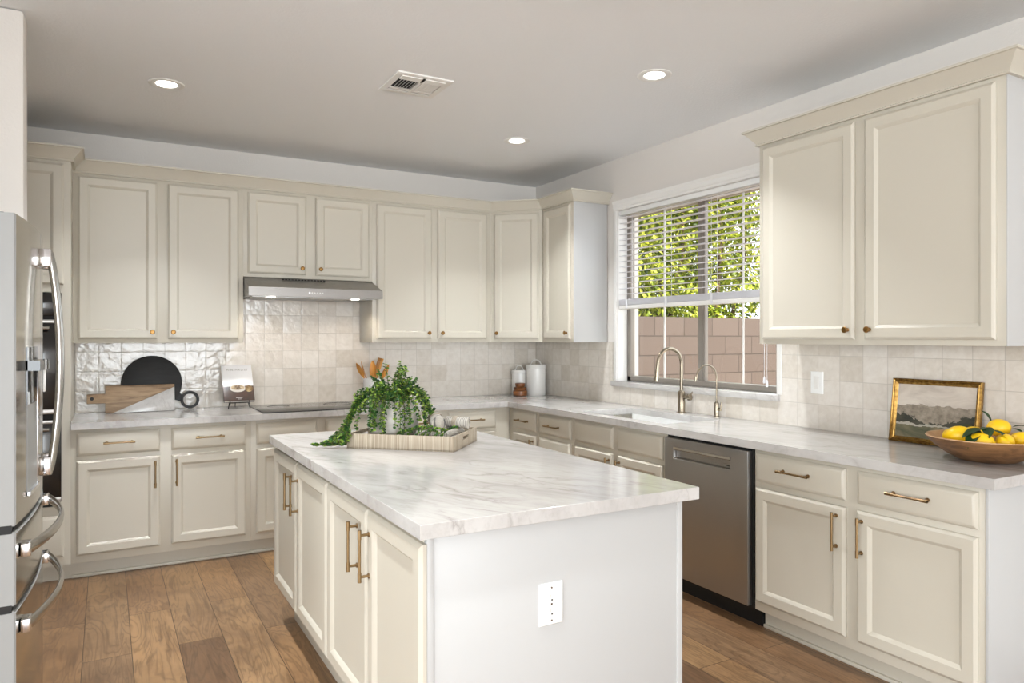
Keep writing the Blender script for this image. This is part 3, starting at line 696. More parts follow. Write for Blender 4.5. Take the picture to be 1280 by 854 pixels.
# outlet on the island
t = thing('electrical_outlet', 'white double outlet plate on the end of the island', 'outlet', (-2.19, -3.676, 0.6225))
b = MB(); b.rings(-0.041, 0.041, -0.0615, 0.0615, [(0, 0), (0, -0.003), (0.003, -0.0055), (0.006, -0.006)]); b.build('cover_plate', M['white_plastic'], t)
for dz in (0.0205, -0.0205):
    b = MB(); mt = Matrix.Translation((0, -0.006, dz)) @ Matrix.Rotation(PI/2, 4, 'X')
    b.prism([(0.0165*math.cos(a)*1.02, max(-0.0135, min(0.0135, 0.0175*math.sin(a)))) for a in [2*PI*k/28 for k in range(28)]], 0, 0.002, mtx=mt); r = b.build('receptacle', M['trim'], t)
    b = MB(); b.box(-0.0075, -0.0055, -0.0084, -0.0078, dz-0.001, dz+0.008); b.box(0.0055, 0.0075, -0.0084, -0.0078, dz, dz+0.007); b.tube([(0, -0.0078, dz-0.008), (0, -0.0084, dz-0.008)], 0.0028, 10); b.build('slots', M['dark'], r)
for dz in (-0.048, 0.0, 0.048):
    b = MB(); b.tube([(0, -0.006, dz), (0, -0.0072, dz)], 0.003, 10); b.build('screw', M['bar'], t)
# wall switch
t = thing('light_switch', 'white rocker light switch plate on the tiles right of the window', 'switch', (-0.008, -2.912, 1.164), R90)
b = MB(); b.rings(-0.0385, 0.0385, -0.0595, 0.0595, [(0, 0), (0, -0.003), (0.003, -0.0055), (0.006, -0.006)]); b.build('cover_plate', M['white_plastic'], t)
b = MB(); b.box(-0.0165, 0.0165, -0.0075, -0.006, -0.0335, 0.0335, 0.0005); b.box(-0.013, 0.013, -0.0095, -0.0075, -0.03, 0.03, 0.001); b.build('rocker', M['trim'], t)

# ------------------------------------------------------------------ refrigerator
FY0, FY1, FX = -2.87, -1.96, -3.565
t = thing('refrigerator', 'stainless steel french door refrigerator at the left edge', 'refrigerator', (-3.95, (FY0+FY1)/2, 0))
inv = Matrix.Translation(t.location).inverted()
def fb(b, name, m, par=None, **k):
    o = b.build(name, m, par or t, **k)
    o.matrix_parent_inverse = inv if par is None else Matrix.Identity(4)
    if par is not None: o.matrix_parent_inverse = Matrix.Identity(4)
    return o
def face_x(y): return FX+0.032*(1-((y-(FY0+FY1)/2)/((FY1-FY0)/2))**2)
b = MB(); b.box(-4.36, -3.665, FY0+0.005, FY1-0.005, 0.03, 1.765, 0.004)
for y in (FY0+0.06, FY1-0.06): b.box(-4.3, -4.24, y-0.03, y+0.03, 0, 0.03); b.box(-3.75, -3.70, y-0.03, y+0.03, 0, 0.03)
fb(b, 'body', M['fridge_side'])
b = MB()
for y in (FY0+0.05, FY1-0.05): b.box(-3.70, -3.595, y-0.03, y+0.03, 1.766, 1.782, 0.003)
fb(b, 'hinge_cover', M['dark'])
b = MB(); b.box(-3.664, -3.575, FY0+0.003, FY1-0.003, 0.05, 1.76); fb(b, 'gasket', M['dark'])
def fdoor(y0, y1, z0, z1, name):
    n = 14; pl = [(-3.655, y0), (-3.655, y1)]+[(face_x(y1+(y0-y1)*i/n), y1+(y0-y1)*i/n) for i in range(n+1)]
    b = MB(); tb = bmesh.new(); vs = [tb.verts.new((x, y, z0)) for x, y in pl]; f = tb.faces.new(vs); r = bmesh.ops.extrude_face_region(tb, geom=[f])
    for v in r['geom']:
        if isinstance(v, bmesh.types.BMVert): v.co.z = z1
    bmesh.ops.recalc_face_normals(tb, faces=tb.faces)
    ed = [e for e in tb.edges if len(e.link_faces) == 2 and e.calc_face_angle(0) > 0.6]; bmesh.ops.bevel(tb, geom=ed, offset=0.004, segments=2, affect='EDGES')
    tb.normal_update()
    for f in tb.faces: f.material_index = 1 if f.normal.x > 0.6 else 0
    b._merge(tb); return fb(b, name, [M['fridge_side'], M['steel_front']], smooth=30)
YM = (FY0+FY1)/2
dn = fdoor(FY0, YM-0.003, 0.842, 1.778, 'door'); df = fdoor(YM+0.003, FY1, 0.842, 1.778, 'door')
d2 = fdoor(FY0, FY1, 0.604, 0.824, 'drawer'); d3 = fdoor(FY0, FY1, 0.07, 0.588, 'drawer')
b = MB(); b.box(-4.3, -3.66, FY0+0.02, FY1-0.02, 0.0, 0.06); fb(b, 'kick_plate', M['dark'])
def vhandle(y, par):
    x = face_x(y)
    for z in (1.685, 0.955):
        b = MB(); b.box(x-0.002, x+0.036, y-0.016, y+0.016, z-0.032, z+0.032, 0.005); fb(b, 'handle_mount', M['chrome'], par)
    b = MB(); n = 18; b.tube([(x+0.026+0.034*math.sin(PI*i/n)**0.8, y, 1.714-0.789*i/n) for i in range(n+1)], 0.0115, 12); fb(b, 'handle', M['bar'], par)
vhandle(YM-0.045, dn); vhandle(YM+0.045, df)
def hhandle(z, par):
    for y in (FY0+0.07, FY1-0.07):
        x = face_x(y); b = MB(); b.box(x-0.002, x+0.026, y-0.028, y+0.028, z-0.021, z+0.021, 0.005); fb(b, 'handle_mount', M['chrome'], par)
    b = MB(); n = 20; y0, y1 = FY0+0.045, FY1-0.045
    b.tube([(face_x(y0)+0.018+0.07*math.sin(PI*i/n)**0.85, y0+(y1-y0)*i/n, z+0.002) for i in range(n+1)], 0.014, 12, flat=(0.6, 1.35)); fb(b, 'handle', M['bar'], par)
hhandle(0.757, d2); hhandle(0.526, d3)
# water dispenser
y0, y1 = -2.735, -2.545; n = 8
def strip(z0, z1, out):
    b = MB(); q = []
    for k in range(n+1): y = y0+(y1-y0)*k/n; q.append((face_x(y), y))
    b.prism([(x-0.008, y) for x, y in q]+[(x+out, y) for x, y in reversed(q)], z0, z1); return b
dp = fb(strip(1.192, 1.375, 0.003), 'control_panel', M['black_glass'], dn)
fb(strip(1.300, 1.332, 0.036), 'dispenser_nose', M['black_glass'], dn)
b = MB(); ym = y0+0.13; b.box(face_x(ym)+0.026, face_x(ym)+0.032, ym-0.02, ym+0.02, 1.225, 1.302, 0.002); fb(b, 'paddle', M['white_plastic'], dn)
ds = fb(strip(0.905, 1.192, 0.0025), 'dispenser_panel', M['fridge_side'], dn)
b = strip(0.905, 0.917, 0.010); b.box(face_x(y1)-0.004, face_x(y1)+0.005, y1-0.006, y1+0.002, 0.905, 1.30, 0.001); fb(b, 'panel_trim', M['chrome'], dn)

# ------------------------------------------------------------------ ceiling fixtures
def can(x, y, label, power=9):
    t = thing('recessed_light', label, 'ceiling light', (x, y, H), 0, 'recessed ceiling lights')
    b = MB(); b.lathe([(0.088, 0.0), (0.088, -0.003), (0.080, -0.006), (0.066, -0.005), (0.052, -0.001), (0.050, 0.0)], 36); b.build('trim_ring', M['trim'], t)
    b = MB(); b.lathe([(0.051, -0.0005), (0.051, -0.0025), (0, -0.0035)], 36); b.build('lens', M['glow'], t)
    l = bpy.data.lights.new('can_light', 'AREA'); l.shape = 'DISK'; l.size = 0.11; l.energy = power; l.color = (0.94, 0.975, 1.0); l.spread = math.radians(100)
    o = bpy.data.objects.new('can_light', l); COL.objects.link(o); o.parent = t; o.location = (0, 0, -0.012)
can(-3.053, -1.269, 'round recessed ceiling light on the left, above the cutting board counter')
can(-0.898, -2.633, 'round recessed ceiling light nearest the window and large right cabinet')
can(-0.902, -1.231, 'round recessed ceiling light near the room corner')
for x, y, lab in ((-3.053, -2.633, 'round recessed ceiling light over the aisle beside the refrigerator'), (-3.053, -4.03, 'round recessed ceiling light left of the camera'), (-1.95, -5.6, 'round recessed ceiling light behind the camera on the right'), (-4.2, -5.6, 'round recessed ceiling light behind the camera on the left')): can(x, y, lab)
t = thing('ceiling_vent', 'white square air vent with slanted louvers in the ceiling', 'vent', (-1.905, -1.908, H))
b = MB(); hw = 0.152
b.grid([-hw, -hw+0.034, hw-0.034, hw], [-hw, -hw+0.034, hw-0.034, hw], lambda x, y: abs(x) > hw-0.034 or abs(y) > hw-0.034, 0.0, -0.008, None, 0.002); b.build('frame', M['trim'], t)
b = MB(); b.box(-hw+0.02, hw-0.02, -hw+0.02, hw-0.02, -0.002, -0.0005); b.build('duct_opening', M['dark'], t)
b = MB(); q = hw-0.034
b.box(-0.008, 0.008, -q, q, -0.012, -0.003); b.box(-q, q, q-0.05, q-0.03, -0.011, -0.004); b.box(-q, q, -q, -q+0.05, -0.012, -0.006, mtx=None)
b.box(-q, q, q-0.012, q, -0.011, -0.004)
for k in range(6):
    for s in (-1, 1):
        x = s*(0.02+k*0.0165); b.box(-0.0065, 0.0065, -q+0.05, q-0.055, -0.0008, 0.0008, mtx=Matrix.Translation((x, 0, -0.009)) @ Matrix.Rotation(-0.75 if s < 0 else 0.15, 4, 'Y'))
b.build('louvers', M['trim'], t)

# ------------------------------------------------------------------ things on the back counter
ZT = 0.914
def lean(loc, ang, rz=0):  # matrix: local xz-board leaning back by ang about its bottom edge
    return Matrix.Translation(loc) @ Matrix.Rotation(rz, 4, 'Z') @ Matrix.Rotation(-ang, 4, 'X')
# round black board, circle in local xz
def board_obj(t, b, name, m, mtx):
    o = b.build(name, m, t); o.matrix_parent_inverse = Matrix.Identity(4); return o
XZ = Matrix.Rotation(PI/2, 4, 'X')   # xy prism -> xz, thickness to -y
t = thing('round_cutting_board', 'round black cutting board with ring handle leaning on the tiles', 'cutting board', (-3.06, -0.066, ZT)); t.rotation_euler = (-0.125, 0, 0)
b = MB(); cz = 0.186
circ = [(0.184*math.cos(a), cz+0.184*math.sin(a)) for a in [2*PI*k/72 for k in range(72)]]
b.prism(circ, 0, 0.018, 0.003, XZ); b.build('board', M['board_black'], t)
b = MB(); rc = (0.232, 0.064)
n = 40; tb = bmesh.new(); ro, ri = 0.060, 0.042
R_ = [[tb.verts.new((rc[0]+r*math.cos(2*PI*k/n), -y, rc[1]+r*math.sin(2*PI*k/n))) for k in range(n)] for r, y in ((ro, 0.001), (ro, 0.017), (ri, 0.017), (ri, 0.001))]
for i in range(4):
    A, B_ = R_[i], R_[(i+1) % 4]
    for k in range(n): tb.faces.new((A[k], A[(k+1) % n], B_[(k+1) % n], B_[k]))
bmesh.ops.recalc_face_normals(tb, faces=tb.faces); b._merge(tb)
b.prism([(0.128, 0.072), (0.158, 0.06), (0.182, 0.05), (0.196, 0.098), (0.176, 0.104), (0.158, 0.13)], 0.001, 0.017, 0.001, XZ)
b.build('ring_handle', M['board_black'], t)
t = thing('paddle_cutting_board', 'rectangular wood and white marble paddle board leaning before the round board', 'cutting board', (-3.131, -0.118, ZT)); t.rotation_euler = (-0.16, 0, 0)
b = MB(); w2, hh = 0.204, 0.178
b.prism([(-w2, 0), (-w2+0.045, 0), (w2, 0.160), (w2, hh), (-w2, hh), (-w2, 0.125), (-w2-0.10, 0.125), (-w2-0.103, 0.12), (-w2-0.103, 0.07), (-w2-0.10, 0.065), (-w2, 0.065)], 0, 0.018, 0.0015, XZ); o = b.build('wood_body', M['board_wood'], t)
b = MB(); b.prism([(-w2+0.0455, 0), (w2, 0), (w2, 0.1595)], 0.0, 0.0181, 0.0012, XZ); b.build('marble_inlay', M['marble_board'], t)['label'] = 'white marble corner'
b = MB(); b.tube([(-w2-0.075, -0.0178, 0.096), (-w2-0.075, -0.0186, 0.096)], 0.011, 18); b.build('hanging_hole', M['dark'], t)
# cookbook on easel
t = thing('book_easel', 'small black wire easel holding the cookbook', 'easel', (-2.53, -0.20, ZT))
b = MB(); ang = 0.58
for x in (-0.062, 0.062):
    b.tube([(x*1.15, -0.02, 0.0), (x, 0.0, 0.04), (x, -0.026, 0.024), (x, -0.040, 0.032), (x, -0.044, 0.058)], 0.0026, 8)
    b.tube([(x, 0.0, 0.04), (x*0.7, 0.0+0.16*0.9, 0.04+0.245*0.9)], 0.0026, 8)
b.tube([(-0.062, 0.0, 0.04), (0.062, 0.0, 0.04)], 0.0026, 8); b.tube([(-0.045, 0.125, 0.225), (0.045, 0.125, 0.225)], 0.0026, 8); b.tube([(0, 0.125, 0.225), (0, 0.16, 0.0)], 0.0026, 8)
b.build('wire_frame', M['black_metal'], t)
t = thing('cookbook', 'white cookbook with food photo cover standing on a small easel', 'book', (-2.527, -0.203, 0.957)); t.rotation_euler = (-ang, 0, 0)
BW, BH = 0.098, 0.285
b = MB(); b.box(-BW, BW, -0.022, -0.003, 0.002, BH-0.002); b.build('pages', M['trim'], t)
m = mat('cookbook_cover', lin(236, 236, 238), 0.3); tt = NT(m)
c = tt.new('TexCoord'); sp = tt.new('SeparateXYZ'); tt.link(c.outputs['Object'], sp.inputs[0])
n = tt.noise(tt.coords(), 26, 4, 0.6)
def blob(cx_, cz_, rx, rz_):
    a = tt.math('DIVIDE', tt.math('SUBTRACT', sp.outputs[0], cx_), rx); c2 = tt.math('DIVIDE', tt.math('SUBTRACT', sp.outputs[2], cz_), rz_)
    return tt.math('ADD', tt.math('MULTIPLY', a, a), tt.math('MULTIPLY', c2, c2))
tab = tt.math('LESS_THAN', tt.math('ADD', sp.outputs[2], tt.math('MULTIPLY', n, 0.012)), 0.122)
col = tt.mix(tab, lin(236, 237, 240), tt.ramp(n, [(0.3, lin(92, 68, 58)), (0.7, lin(70, 60, 54))]))
bowl = tt.math('LESS_THAN', blob(-0.005, 0.098, 0.052, 0.030), 1.0); col = tt.mix(bowl, col, lin(208, 202, 194))
food = tt.math('LESS_THAN', blob(-0.005, 0.104, 0.044, 0.018), 1.0); col = tt.mix(food, col, tt.ramp(n, [(0.4, lin(90, 64, 42)), (0.6, lin(206, 184, 150))]))
bl2 = tt.math('LESS_THAN', blob(0.068, 0.094, 0.026, 0.026), 1.0); col = tt.mix(bl2, col, tt.ramp(n, [(0.4, lin(116, 88, 50)), (0.6, lin(196, 172, 128))]))
tt.color(col); M['cover'] = m
b = MB(); b.box(-BW-0.002, BW+0.002, -0.0248, -0.022, 0, BH, 0.0008); b.box(-BW-0.0025, -BW, -0.0248, 0.0, 0, BH, 0.0008); b.box(-BW-0.002, BW+0.002, -0.003, 0.0, 0, BH, 0.0008); cov = b.build('cover', M['cover'], t)
def lettering(txt, size, loc, par, m):
    cu = bpy.data.curves.new('lettering', 'FONT'); cu.body = txt; cu.size = size; cu.align_x = 'CENTER'; cu.space_character = 1.35; cu.extrude = 0.0002
    o = bpy.data.objects.new('tmp', cu); COL.objects.link(o); dg = bpy.context.evaluated_depsgraph_get(); me = bpy.data.meshes.new_from_object(o.evaluated_get(dg)); bpy.data.objects.remove(o); bpy.data.curves.remove(cu)
    me.transform(Matrix.Translation(loc) @ Matrix.Rotation(PI/2, 4, 'X')); me.materials.clear(); me.materials.append(m)
    q = bpy.data.objects.new('title_lettering', me); COL.objects.link(q); q.parent = par; return q
lettering('MINIMALIST', 0.021, (0.002, -0.0252, BH-0.045), cov, mat('title_ink', lin(150, 148, 146), 0.6))
b = MB(); b.box(-0.022, 0.02, -0.0252, -0.0247, 0.022, 0.025); b.box(-0.01, 0.012, -0.0252, -0.0247, 0.012, 0.0145); b.build('cover_print', M['trim'], cov)

# utensil crock
cx_, cy_ = -1.55, -0.14
t = thing('utensil_crock', 'white ceramic crock of wooden utensils behind the potted plant', 'crock', (cx_, cy_, ZT))
b = MB(); b.lathe([(0.0, 0.0), (0.068, 0.0), (0.072, 0.006), (0.072, 0.168), (0.075, 0.174), (0.075, 0.182), (0.066, 0.182), (0.066, 0.012), (0, 0.012)], 36); b.build('body', M['ceramic'], t)
def utensil(kind, label, bx_, by_, tx, ty, tz, wd, ln, roll):
    base = Vector((cx_+bx_, cy_+by_, ZT+0.016)); top = Vector((cx_+tx, cy_+ty, tz))
    d = (top-base); Ln = d.length
    t = thing(kind, label, 'utensil', base, 0, 'wooden utensils in the crock')
    t.rotation_mode = 'QUATERNION'; t.rotation_quaternion = d.to_track_quat('Z', 'Y') @ Matrix.Rotation(roll, 3, 'Z').to_quaternion()
    b = MB(); b.tube([(0, 0, 0), (0, 0, Ln*0.4), (0, 0, Ln-ln+0.01)], [0.0055, 0.006, 0.005], 10); b.build('shaft', M['utensil'], t)
    b = MB()
    if kind == 'wooden_spatula':
        b.prism([(-wd*0.25, 0), (wd*0.25, 0), (wd*0.5, ln*0.35), (wd*0.5, ln), (-wd*0.5, ln*0.96), (-wd*0.5, ln*0.35)], -0.003, 0.003, 0.0012, Matrix.Translation((0, 0, Ln-ln)) @ Matrix.Rotation(PI/2, 4, 'X')); b.build('blade', M['utensil'], t)
    else:
        n = 16; tb = bmesh.new(); rows = []
        for i in range(n+1):
            s = i/n; wv = wd*0.5*math.sin(PI*min(1, 0.12+0.88*s))**0.7 if i < n else 0.002; z = Ln-ln+ln*s
            rows.append([tb.verts.new((wv*u, 0.010*(1-u*u)*math.sin(PI*s)+o_, z)) for u, o_ in ((-1, 0), (-0.5, 0), (0, 0), (0.5, 0), (1, 0), (0.5, -0.004), (0, -0.004), (-0.5, -0.004))])
        for A, B_ in zip(rows, rows[1:]):
            for j in range(8): tb.faces.new((A[j], A[(j+1) % 8], B_[(j+1) % 8], B_[j]))
        tb.faces.new(rows[0][::-1]); tb.faces.new(rows[-1]); bmesh.ops.recalc_face_normals(tb, faces=tb.faces); b._merge(tb); b.build('bowl', M['utensil'], t)
utensil('wooden_spoon', 'leftmost wooden spoon leaning out of the crock', 0.02, 0.0, -0.135, -0.02, 1.215, 0.05, 0.12, 0.4)
utensil('wooden_spoon', 'second wooden spoon from the left in the crock', 0.012, 0.035, -0.085, 0.02, 1.222, 0.056, 0.125, 2.6)
utensil('wooden_spoon', 'wooden spoon standing in the middle of the crock', 0.0, -0.01, 0.0, 0.0, 1.23, 0.06, 0.125, 0.2)
utensil('wooden_spatula', 'wooden spatula with slanted tip in the middle of the crock', -0.01, -0.035, 0.042, -0.045, 1.225, 0.066, 0.12, 0.1)
utensil('wooden_spatula', 'tall square wooden spatula at the right of the crock', -0.03, 0.02, 0.078, 0.03, 1.248, 0.074, 0.13, 0.15)
utensil('wooden_spoon', 'rightmost wooden spoon leaning out of the crock', -0.02, -0.02, 0.12, -0.03, 1.2, 0.048, 0.12, 0.6)

# canisters and wooden jar
def canister(x, y, r, h, label):
    t = thing('canister', label, 'canister', (x, y, ZT), 0, 'white enamel canisters')
    b = MB(); b.lathe([(r-0.003, 0), (r, 0.003), (r, 0.012), (r+0.0012, 0.015), (r, 0.018), (r, h-0.03), (0, h-0.03)], 40); b.build('body', M['ceramic'], t)
    b = MB(); b.lathe([(r+0.001, h-0.034), (r+0.005, h-0.032), (r+0.005, h-0.026), (r+0.003, h-0.022), (r+0.003, h-0.004), (r, h), (0, h+0.001)], 40); l = b.build('lid', M['ceramic'], t)
    b = MB(); a = r*0.46; dv = Vector((0.87, -0.49, 0))
    pts = [dv*(-a*1.25)+Vector((0, 0, h+0.001)), dv*(-a)+Vector((0, 0, h+0.008))]+[dv*(-a*math.cos(PI*i/12))*0.95+Vector((0, 0, h+0.010+0.030*math.sin(PI*i/12))) for i in range(1, 12)]+[dv*a+Vector((0, 0, h+0.008)), dv*a*1.25+Vector((0, 0, h+0.001))]
    b.tube(pts, 0.0042, 8); b.build('handle', M['ceramic'], l)
canister(-0.218, -0.085, 0.066, 0.212, 'smaller white lidded canister in the counter corner')
canister(-0.128, -0.21, 0.083, 0.262, 'larger white lidded canister in the counter corner')
t = thing('wooden_jar', 'small brown wooden lidded jar before the white canisters', 'jar', (-0.287, -0.215, ZT))
b = MB(); b.lathe([(0.050, 0), (0.060, 0.006), (0.062, 0.03), (0.060, 0.044), (0.052, 0.050), (0.054, 0.056), (0.055, 0.068), (0.050, 0.074), (0, 0.074)], 36); b.build('body', M['jar_wood'], t)
b = MB(); b.lathe([(0.036, 0.074), (0.040, 0.080), (0.040, 0.094), (0.043, 0.098), (0.042, 0.106), (0.034, 0.109), (0, 0.107)], 36); b.build('lid', M['jar_wood'], t)

# ------------------------------------------------------------------ painting, bowl of lemons
t = thing('framed_painting', 'small gold framed landscape painting leaning on the tiles', 'painting', (-0.052, -3.556, ZT), R90); t.rotation_euler = (-0.13, 0, R90)
PW, PH, FWD = 0.203, 0.298, 0.026
b = MB()
tb = bmesh.new(); prof = [(0, 0), (0, -0.016), (0.006, -0.020), (0.010, -0.015), (0.014, -0.017), (0.018, -0.013), (0.023, -0.011), (FWD, -0.006), (FWD, 0)]
loops = [[tb.verts.new((x, y, z)) for x, z in ((-PW+i_, i_), (PW-i_, i_), (PW-i_, PH-i_), (-PW+i_, PH-i_))] for i_, y in prof]
for i in range(len(prof)):
    A, B_ = loops[i], loops[(i+1) % len(prof)]
    for k in range(4): tb.faces.new((A[k], A[(k+1) % 4], B_[(k+1) % 4], B_[k]))
bmesh.ops.recalc_face_normals(tb, faces=tb.faces); b._merge(tb); b.build('frame', M['gilt'], t, smooth=20)
m = mat('landscape_canvas', lin(190, 180, 164), 0.55); tt = NT(m)
c = tt.new('TexCoord'); sp = tt.new('SeparateXYZ'); tt.link(c.outputs['Object'], sp.inputs[0])
n1 = tt.noise(tt.coords((10, 1, 22)), 1.0, 5, 0.6); n2 = tt.noise(tt.coords((26, 1, 34)), 1.0, 4, 0.65); n3 = tt.noise(tt.coords((6, 1, 10)), 1.0, 4, 0.6, 0.8)
zz = sp.outputs[2]; xx = sp.outputs[0]
sky = tt.ramp(n3, [(0.3, lin(176, 164, 152)), (0.55, lin(204, 194, 182)), (0.75, lin(214, 206, 194))])
zn = tt.math('ADD', zz, tt.math('MULTIPLY', tt.math('SUBTRACT', n1, 0.5), 0.06))
hill = tt.math('LESS_THAN', zn, 0.178); col = tt.mix(hill, sky, tt.ramp(n2, [(0.35, lin(122, 112, 98)), (0.65, lin(166, 154, 138))]))
zt_ = tt.math('ADD', zz, tt.math('MULTIPLY', tt.math('SUBTRACT', n2, 0.5), 0.09))
bump_ = tt.math('MULTIPLY', tt.math('ABSOLUTE', tt.math('SUBTRACT', tt.math('ABSOLUTE', tt.math('SUBTRACT', xx, 0.0)), 0.03)), 0.34)
trees = tt.math('LESS_THAN', zt_, tt.math('ADD', 0.095, bump_)); col = tt.mix(trees, col, tt.ramp(n1, [(0.35, lin(40, 42, 36)), (0.65, lin(78, 76, 62))]))
path = tt.math('LESS_THAN', zn, 0.092); col = tt.mix(path, col, lin(176, 170, 156))
field = tt.math('LESS_THAN', zn, 0.082); col = tt.mix(field, col, tt.ramp(n3, [(0.35, lin(78, 82, 60)), (0.6, lin(128, 118, 92)), (0.75, lin(156, 136, 108))]))
tt.color(col); M['canvas'] = m
b = MB(); b.box(-PW+FWD-0.003, PW-FWD+0.003, -0.007, -0.002, FWD-0.003, PH-FWD+0.003); b.build('canvas', M['canvas'], t)

BX, BY = -0.255, -3.895
t = thing('wooden_bowl', 'shallow carved wooden bowl of lemons at the right counter end', 'bowl', (BX, BY, ZT))
b = MB()
b.lathe([(0, 0.0), (0.085, 0.0), (0.105, 0.004), (0.150, 0.028), (0.190, 0.058), (0.215, 0.086), (0.219, 0.092), (0.217, 0.096), (0.209, 0.095), (0.205, 0.089), (0.180, 0.068), (0.140, 0.049), (0.095, 0.038), (0, 0.034)], 56)
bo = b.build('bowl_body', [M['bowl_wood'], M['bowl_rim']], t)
for p in bo.data.polygons:
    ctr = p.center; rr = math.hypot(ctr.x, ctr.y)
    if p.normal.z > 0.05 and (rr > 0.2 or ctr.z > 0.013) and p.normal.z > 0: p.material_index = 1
def lemon(x, y, z, s, rz, tilt, label, leaves=()):
    t = thing('lemon', label, 'lemon', (x, y, z), 0, 'lemons in the wooden bowl'); t.rotation_euler = (tilt, 0, rz)
    b = MB(); n = 18; pr = []
    for i in range(n+1):
        a = PI*i/n; r = 0.034*math.sin(a)**0.92*s if 0 < i < n else 0; zz_ = -0.043*math.cos(a)*s
        if i >= n-2: zz_ += 0.006*s*(1 if i == n else 0.4); 
        if i in (n-1,): r *= 0.7
        if i == n: zz_ += 0.002
        pr.append((r, zz_))
    b.lathe(pr, 24, Matrix.Rotation(PI/2, 4, 'Y')); b.build('fruit', M['lemon'], t)
    for (lx, ly, lz, dx, dy, dz, ln, wd) in leaves:
        iv = t.matrix_basis.inverted(); R3 = iv.to_3x3()
        b = MB(); P0 = Vector((lx, ly, lz)); D_ = Vector((dx, dy, dz)).normalized()
        # a curved leaf blade of eight segments
        sd = D_.cross(Vector((0, 0, 1))).normalized(); up = sd.cross(D_); rows = []; tb = bmesh.new(); K = 9
        for i in range(K+1):
            s_ = i/K; wv = wd*0.5*math.sin(PI*(0.04+0.96*s_))**0.8 if i < K else 0.0008; p = P0+D_*ln*s_-Vector((0, 0, 1))*ln*0.35*s_*s_
            rows.append([tb.verts.new(iv @ (p+sd*wv*u+up*abs(u)*wv*0.3)) for u in (-1, -0.5, 0, 0.5, 1)])
        for A, B_ in zip(rows, rows[1:]):
            for j in range(4): tb.faces.new((A[j], A[j+1], B_[j+1], B_[j]))
        b._merge(tb); b.build('leaf', M['lemon_leaf'], t)

lemon(-0.335, -3.795, 1.004, 0.92, 0.4, 0.0, 'small lemon at the left back of the bowl, against the painting')
lemon(-0.376, -3.852, 1.016, 1.12, 2.2, 0.1, 'large lemon at the left rim of the wooden bowl')
lemon(-0.383, -3.935, 1.004, 1.0, -1.2, 0.0, 'lemon at the front rim of the bowl under the dark leaves', [(-0.33, -3.93, 1.045, -0.9, 0.25, 0.10, 0.12, 0.05), (-0.36, -3.915, 1.042, -0.9, -0.1, -0.25, 0.10, 0.05), (-0.32, -3.92, 1.052, -0.8, -0.55, 0.0, 0.09, 0.042), (-0.335, -3.95, 1.046, 0.1, -0.9, -0.2, 0.07, 0.036)])
lemon(-0.183, -3.900, 1.040, 1.05, 2.7, 0.2, 'topmost lemon on the right of the pile', [(-0.150, -3.855, 1.055, -0.1, 0.45, 0.9, 0.085, 0.036), (-0.165, -3.94, 1.045, 0.4, -0.9, 0.5, 0.055, 0.024), (-0.165, -3.938, 1.040, -0.2, -1.0, 0.05, 0.05, 0.022)])
lemon(-0.311, -3.986, 1.002, 0.95, 0.3, 0.0, 'lemon at the front rim below the topmost lemon')
lemon(-0.212, -4.000, 1.004, 0.98, -0.8, 0.0, 'rightmost lemon in the bowl at the edge of the photo')
lemon(-0.262, -3.845, 1.012, 0.95, 1.9, 0.2, 'lemon in the middle of the bowl behind the leaves', [(-0.30, -3.86, 1.05, -0.6, 0.7, 0.1, 0.07, 0.03)])

# ------------------------------------------------------------------ island tray, plant, linens
TRZ = -0.7442
TC = Vector((-2.098, -2.366, ZT))
UX = Vector((math.cos(TRZ), math.sin(TRZ), 0)); VY = Vector((-math.sin(TRZ), math.cos(TRZ), 0))
def tr(a, b_, z): return TC + UX*(a-0.25) + VY*(b_-0.175) + Vector((0, 0, z))
t = thing('serving_tray', 'pale woven rectangular tray with cut out handles on the island', 'tray', TC, TRZ)
TX, TY, TH = 0.25, 0.175, 0.066
b = MB(); b.box(-TX, TX, -TY, TY, 0.0, 0.009, 0.002); b.build('tray_base', M['tray'], t)
for y0, y1 in ((-TY, -TY+0.011), (TY-0.011, TY)):
    b = MB(); b.box(-TX, TX, y0, y1, 0.001, TH, 0.002); b.build('long_side', M['tray'], t)
for x0, x1 in ((-TX, -TX+0.011), (TX-0.011, TX)):
    b = MB(); b.grid([-TY+0.0105, -0.045, 0.045, TY-0.0105], [0.001, 0.034, 0.05, TH], lambda u, v: not (abs(u) < 0.045 and 0.034 < v < 0.05), x0, x1, lambda u, v, w: (w, u, v), 0.0015); b.build('handle_end', M['tray'], t)

# trailing plant
pc = tr(0.15, 0.168, 0.0095); rnd = random.Random(11)
t = thing('trailing_plant', 'trailing green plant in a round whitewashed pot on the island tray', 'potted plant', pc)
POT = [(0, 0.0), (0.062, 0.0), (0.070, 0.004), (0.098, 0.035), (0.116, 0.075), (0.119, 0.105), (0.110, 0.145), (0.092, 0.176), (0.082, 0.188), (0.084, 0.196), (0.076, 0.196), (0.073, 0.186), (0.073, 0.17), (0, 0.17)]
b = MB(); b.lathe(POT, 48); b.build('pot', M['pot'], t)
b = MB(); b.lathe([(0.0, 0.165), (0.072, 0.168), (0.06, 0.182), (0, 0.188)], 24); b.build('soil_moss', M['bark'], t)
def pot_r(z):
    o = [q for q in POT[1:10]]
    for (r0, z0), (r1, z1) in zip(o, o[1:]):
        if z0 <= z <= z1: return r0+(r1-r0)*(z-z0)/(z1-z0+1e-9)
    return 0.0
def bez(P, n):
    P = [Vector(p) for p in P]; out = []
    for i in range(n+1):
        s = i/n; Q = P
        while len(Q) > 1: Q = [a.lerp(c, s) for a, c in zip(Q, Q[1:])]
        out.append(Q[0])
    return out
stems = []
